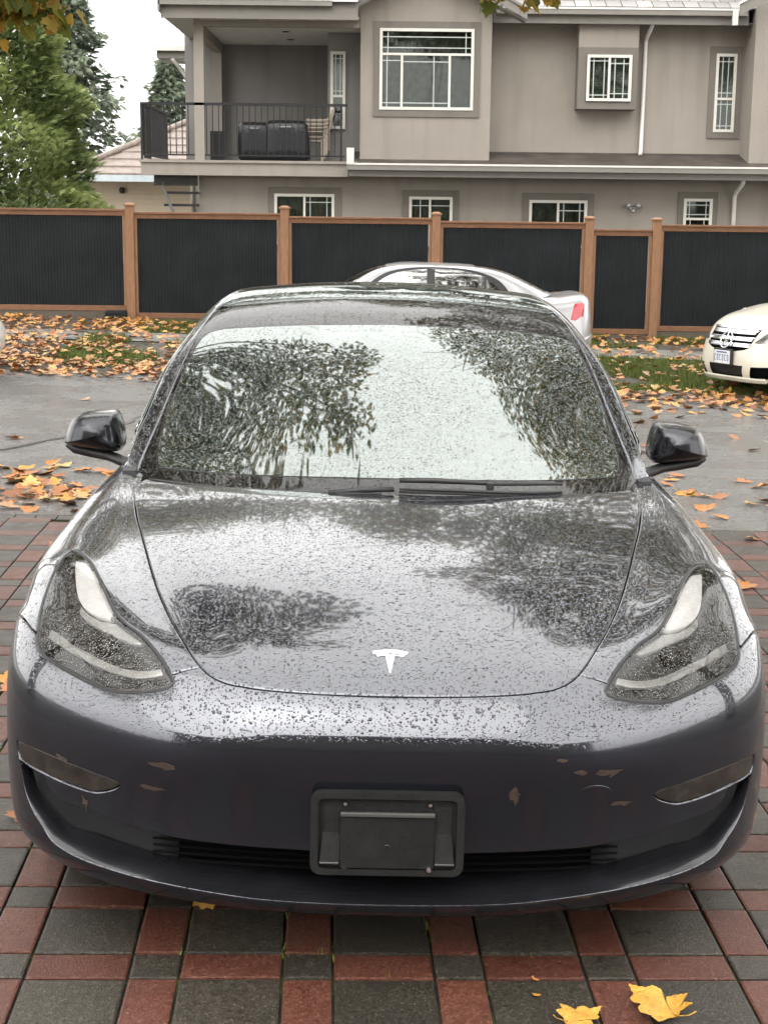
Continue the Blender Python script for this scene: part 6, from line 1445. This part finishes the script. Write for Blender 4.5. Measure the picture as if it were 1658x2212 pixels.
# single leaves resting on the fence, on the silver car
for x, y, z, lab in ((1.55, FY, 1.44, 'curled leaf lying on the fence cap above the silver car'), (2.18, 16.3, .60, 'small orange leaf resting on the silver car boot'), (.62, 16.35, .985, 'small orange leaf resting on the silver car roof')):
    o = put_leaf(x, y, .11, lab); o.location.z = z
# grass: blades in tufts
M_GRASS = foliage_mat('verge_grass', [(0, (.05, .075, .015)), (.5, (.12, .16, .035)), (1, (.22, .24, .07))], .3)
BL = np.array([(0, -.06, 0), (0, .06, 0), (.55, 0, .8)]); BLF = np.array([(0, 1, 2)])
def grass(n, x0, x1, y0, y1, keep):
    x, y = rg.uniform(x0, x1, n), rg.uniform(y0, y1, n); m = np.array([keep(a, b) for a, b in zip(x, y)]); x, y = x[m], y[m]; n = len(x)
    P = np.stack([x, y, [gz(a, b) - .04 for a, b in zip(x, y)]], 1); a = rg.uniform(0, 6.28, n); D = np.stack([np.cos(a), np.sin(a), rg.uniform(0, .5, n)], 1)
    return instance(BL, BLF, P, D, rg.uniform(.06, .13, n), np.zeros(n), np.clip(rg.normal(.5, .22, n), 0, 1))
wob = lambda x, y: math.sin(x * 2.3 + y) + math.sin(x * 5.1 - y * 2.2) * .6 + math.sin(y * 4.7 + x) * .5
g1 = grass(26000, 1.6, 7.2, 15.3, 18.5, lambda x, y: wob(x, y) > -1.1); g2 = grass(13000, 2.0, 7.2, 19.6, 21.3, lambda x, y: wob(x, y) > -.2)
g3 = grass(24000, -4.4, -1.2, 16.2, 21.2, lambda x, y: wob(x, y) > -.3)
Vg, Fg, Rg, b = [], [], [], 0
for v, f, r in (g1, g2, g3): Vg.append(v); Fg.append(f + b); Rg.append(r); b += len(v)
tag(soup('verge_grass', np.concatenate(Vg), np.concatenate(Fg), np.concatenate(Rg), M_GRASS), 'short green grass between the road and the cedar fence', 'grass', kind='stuff')
# moss tufts in the driveway joints
MV, MF, MR, b = [], [], [], 0
for _ in range(2600):
    i, j = rg.integers(-5, 5), rg.integers(-3, 9); along = rg.uniform(0, PER); lx = rg.choice([0, WD]) ; ex = rg.uniform() < .75
    X, Y = (i * PER + lx, j * PER + along) if ex else (i * PER + along, j * PER + rg.choice([0, NW]))
    x, y = PX0 + X * ca - Y * sa, PY0 + X * sa + Y * ca
    if math.sin(x * 4 + 2) + math.sin(y * 5 + x * 3) + rg.normal(0, .5) < (.35 if x < -.35 else 1.5): continue
    n = 7; P = np.stack([x + rg.normal(0, .004, n), y + rg.normal(0, .009, n), np.full(n, gz(x, y) - .008)], 1); a = rg.uniform(0, 6.28, n)
    v, f, r = instance(BL, BLF, P, np.stack([np.cos(a) * .5, np.sin(a) * .5, np.ones(n)], 1), rg.uniform(.012, .026, n), np.zeros(n), rg.uniform(.4, 1, n))
    MV.append(v); MF.append(f + b); MR.append(r); b += len(v)
M_MOSS = foliage_mat('joint_moss', [(0, (.06, .09, .012)), (1, (.17, .22, .03))], .2)
tag(soup('joint_moss', np.concatenate(MV), np.concatenate(MF), np.concatenate(MR), M_MOSS), 'green moss tufts growing in the driveway joints', 'moss', kind='stuff')
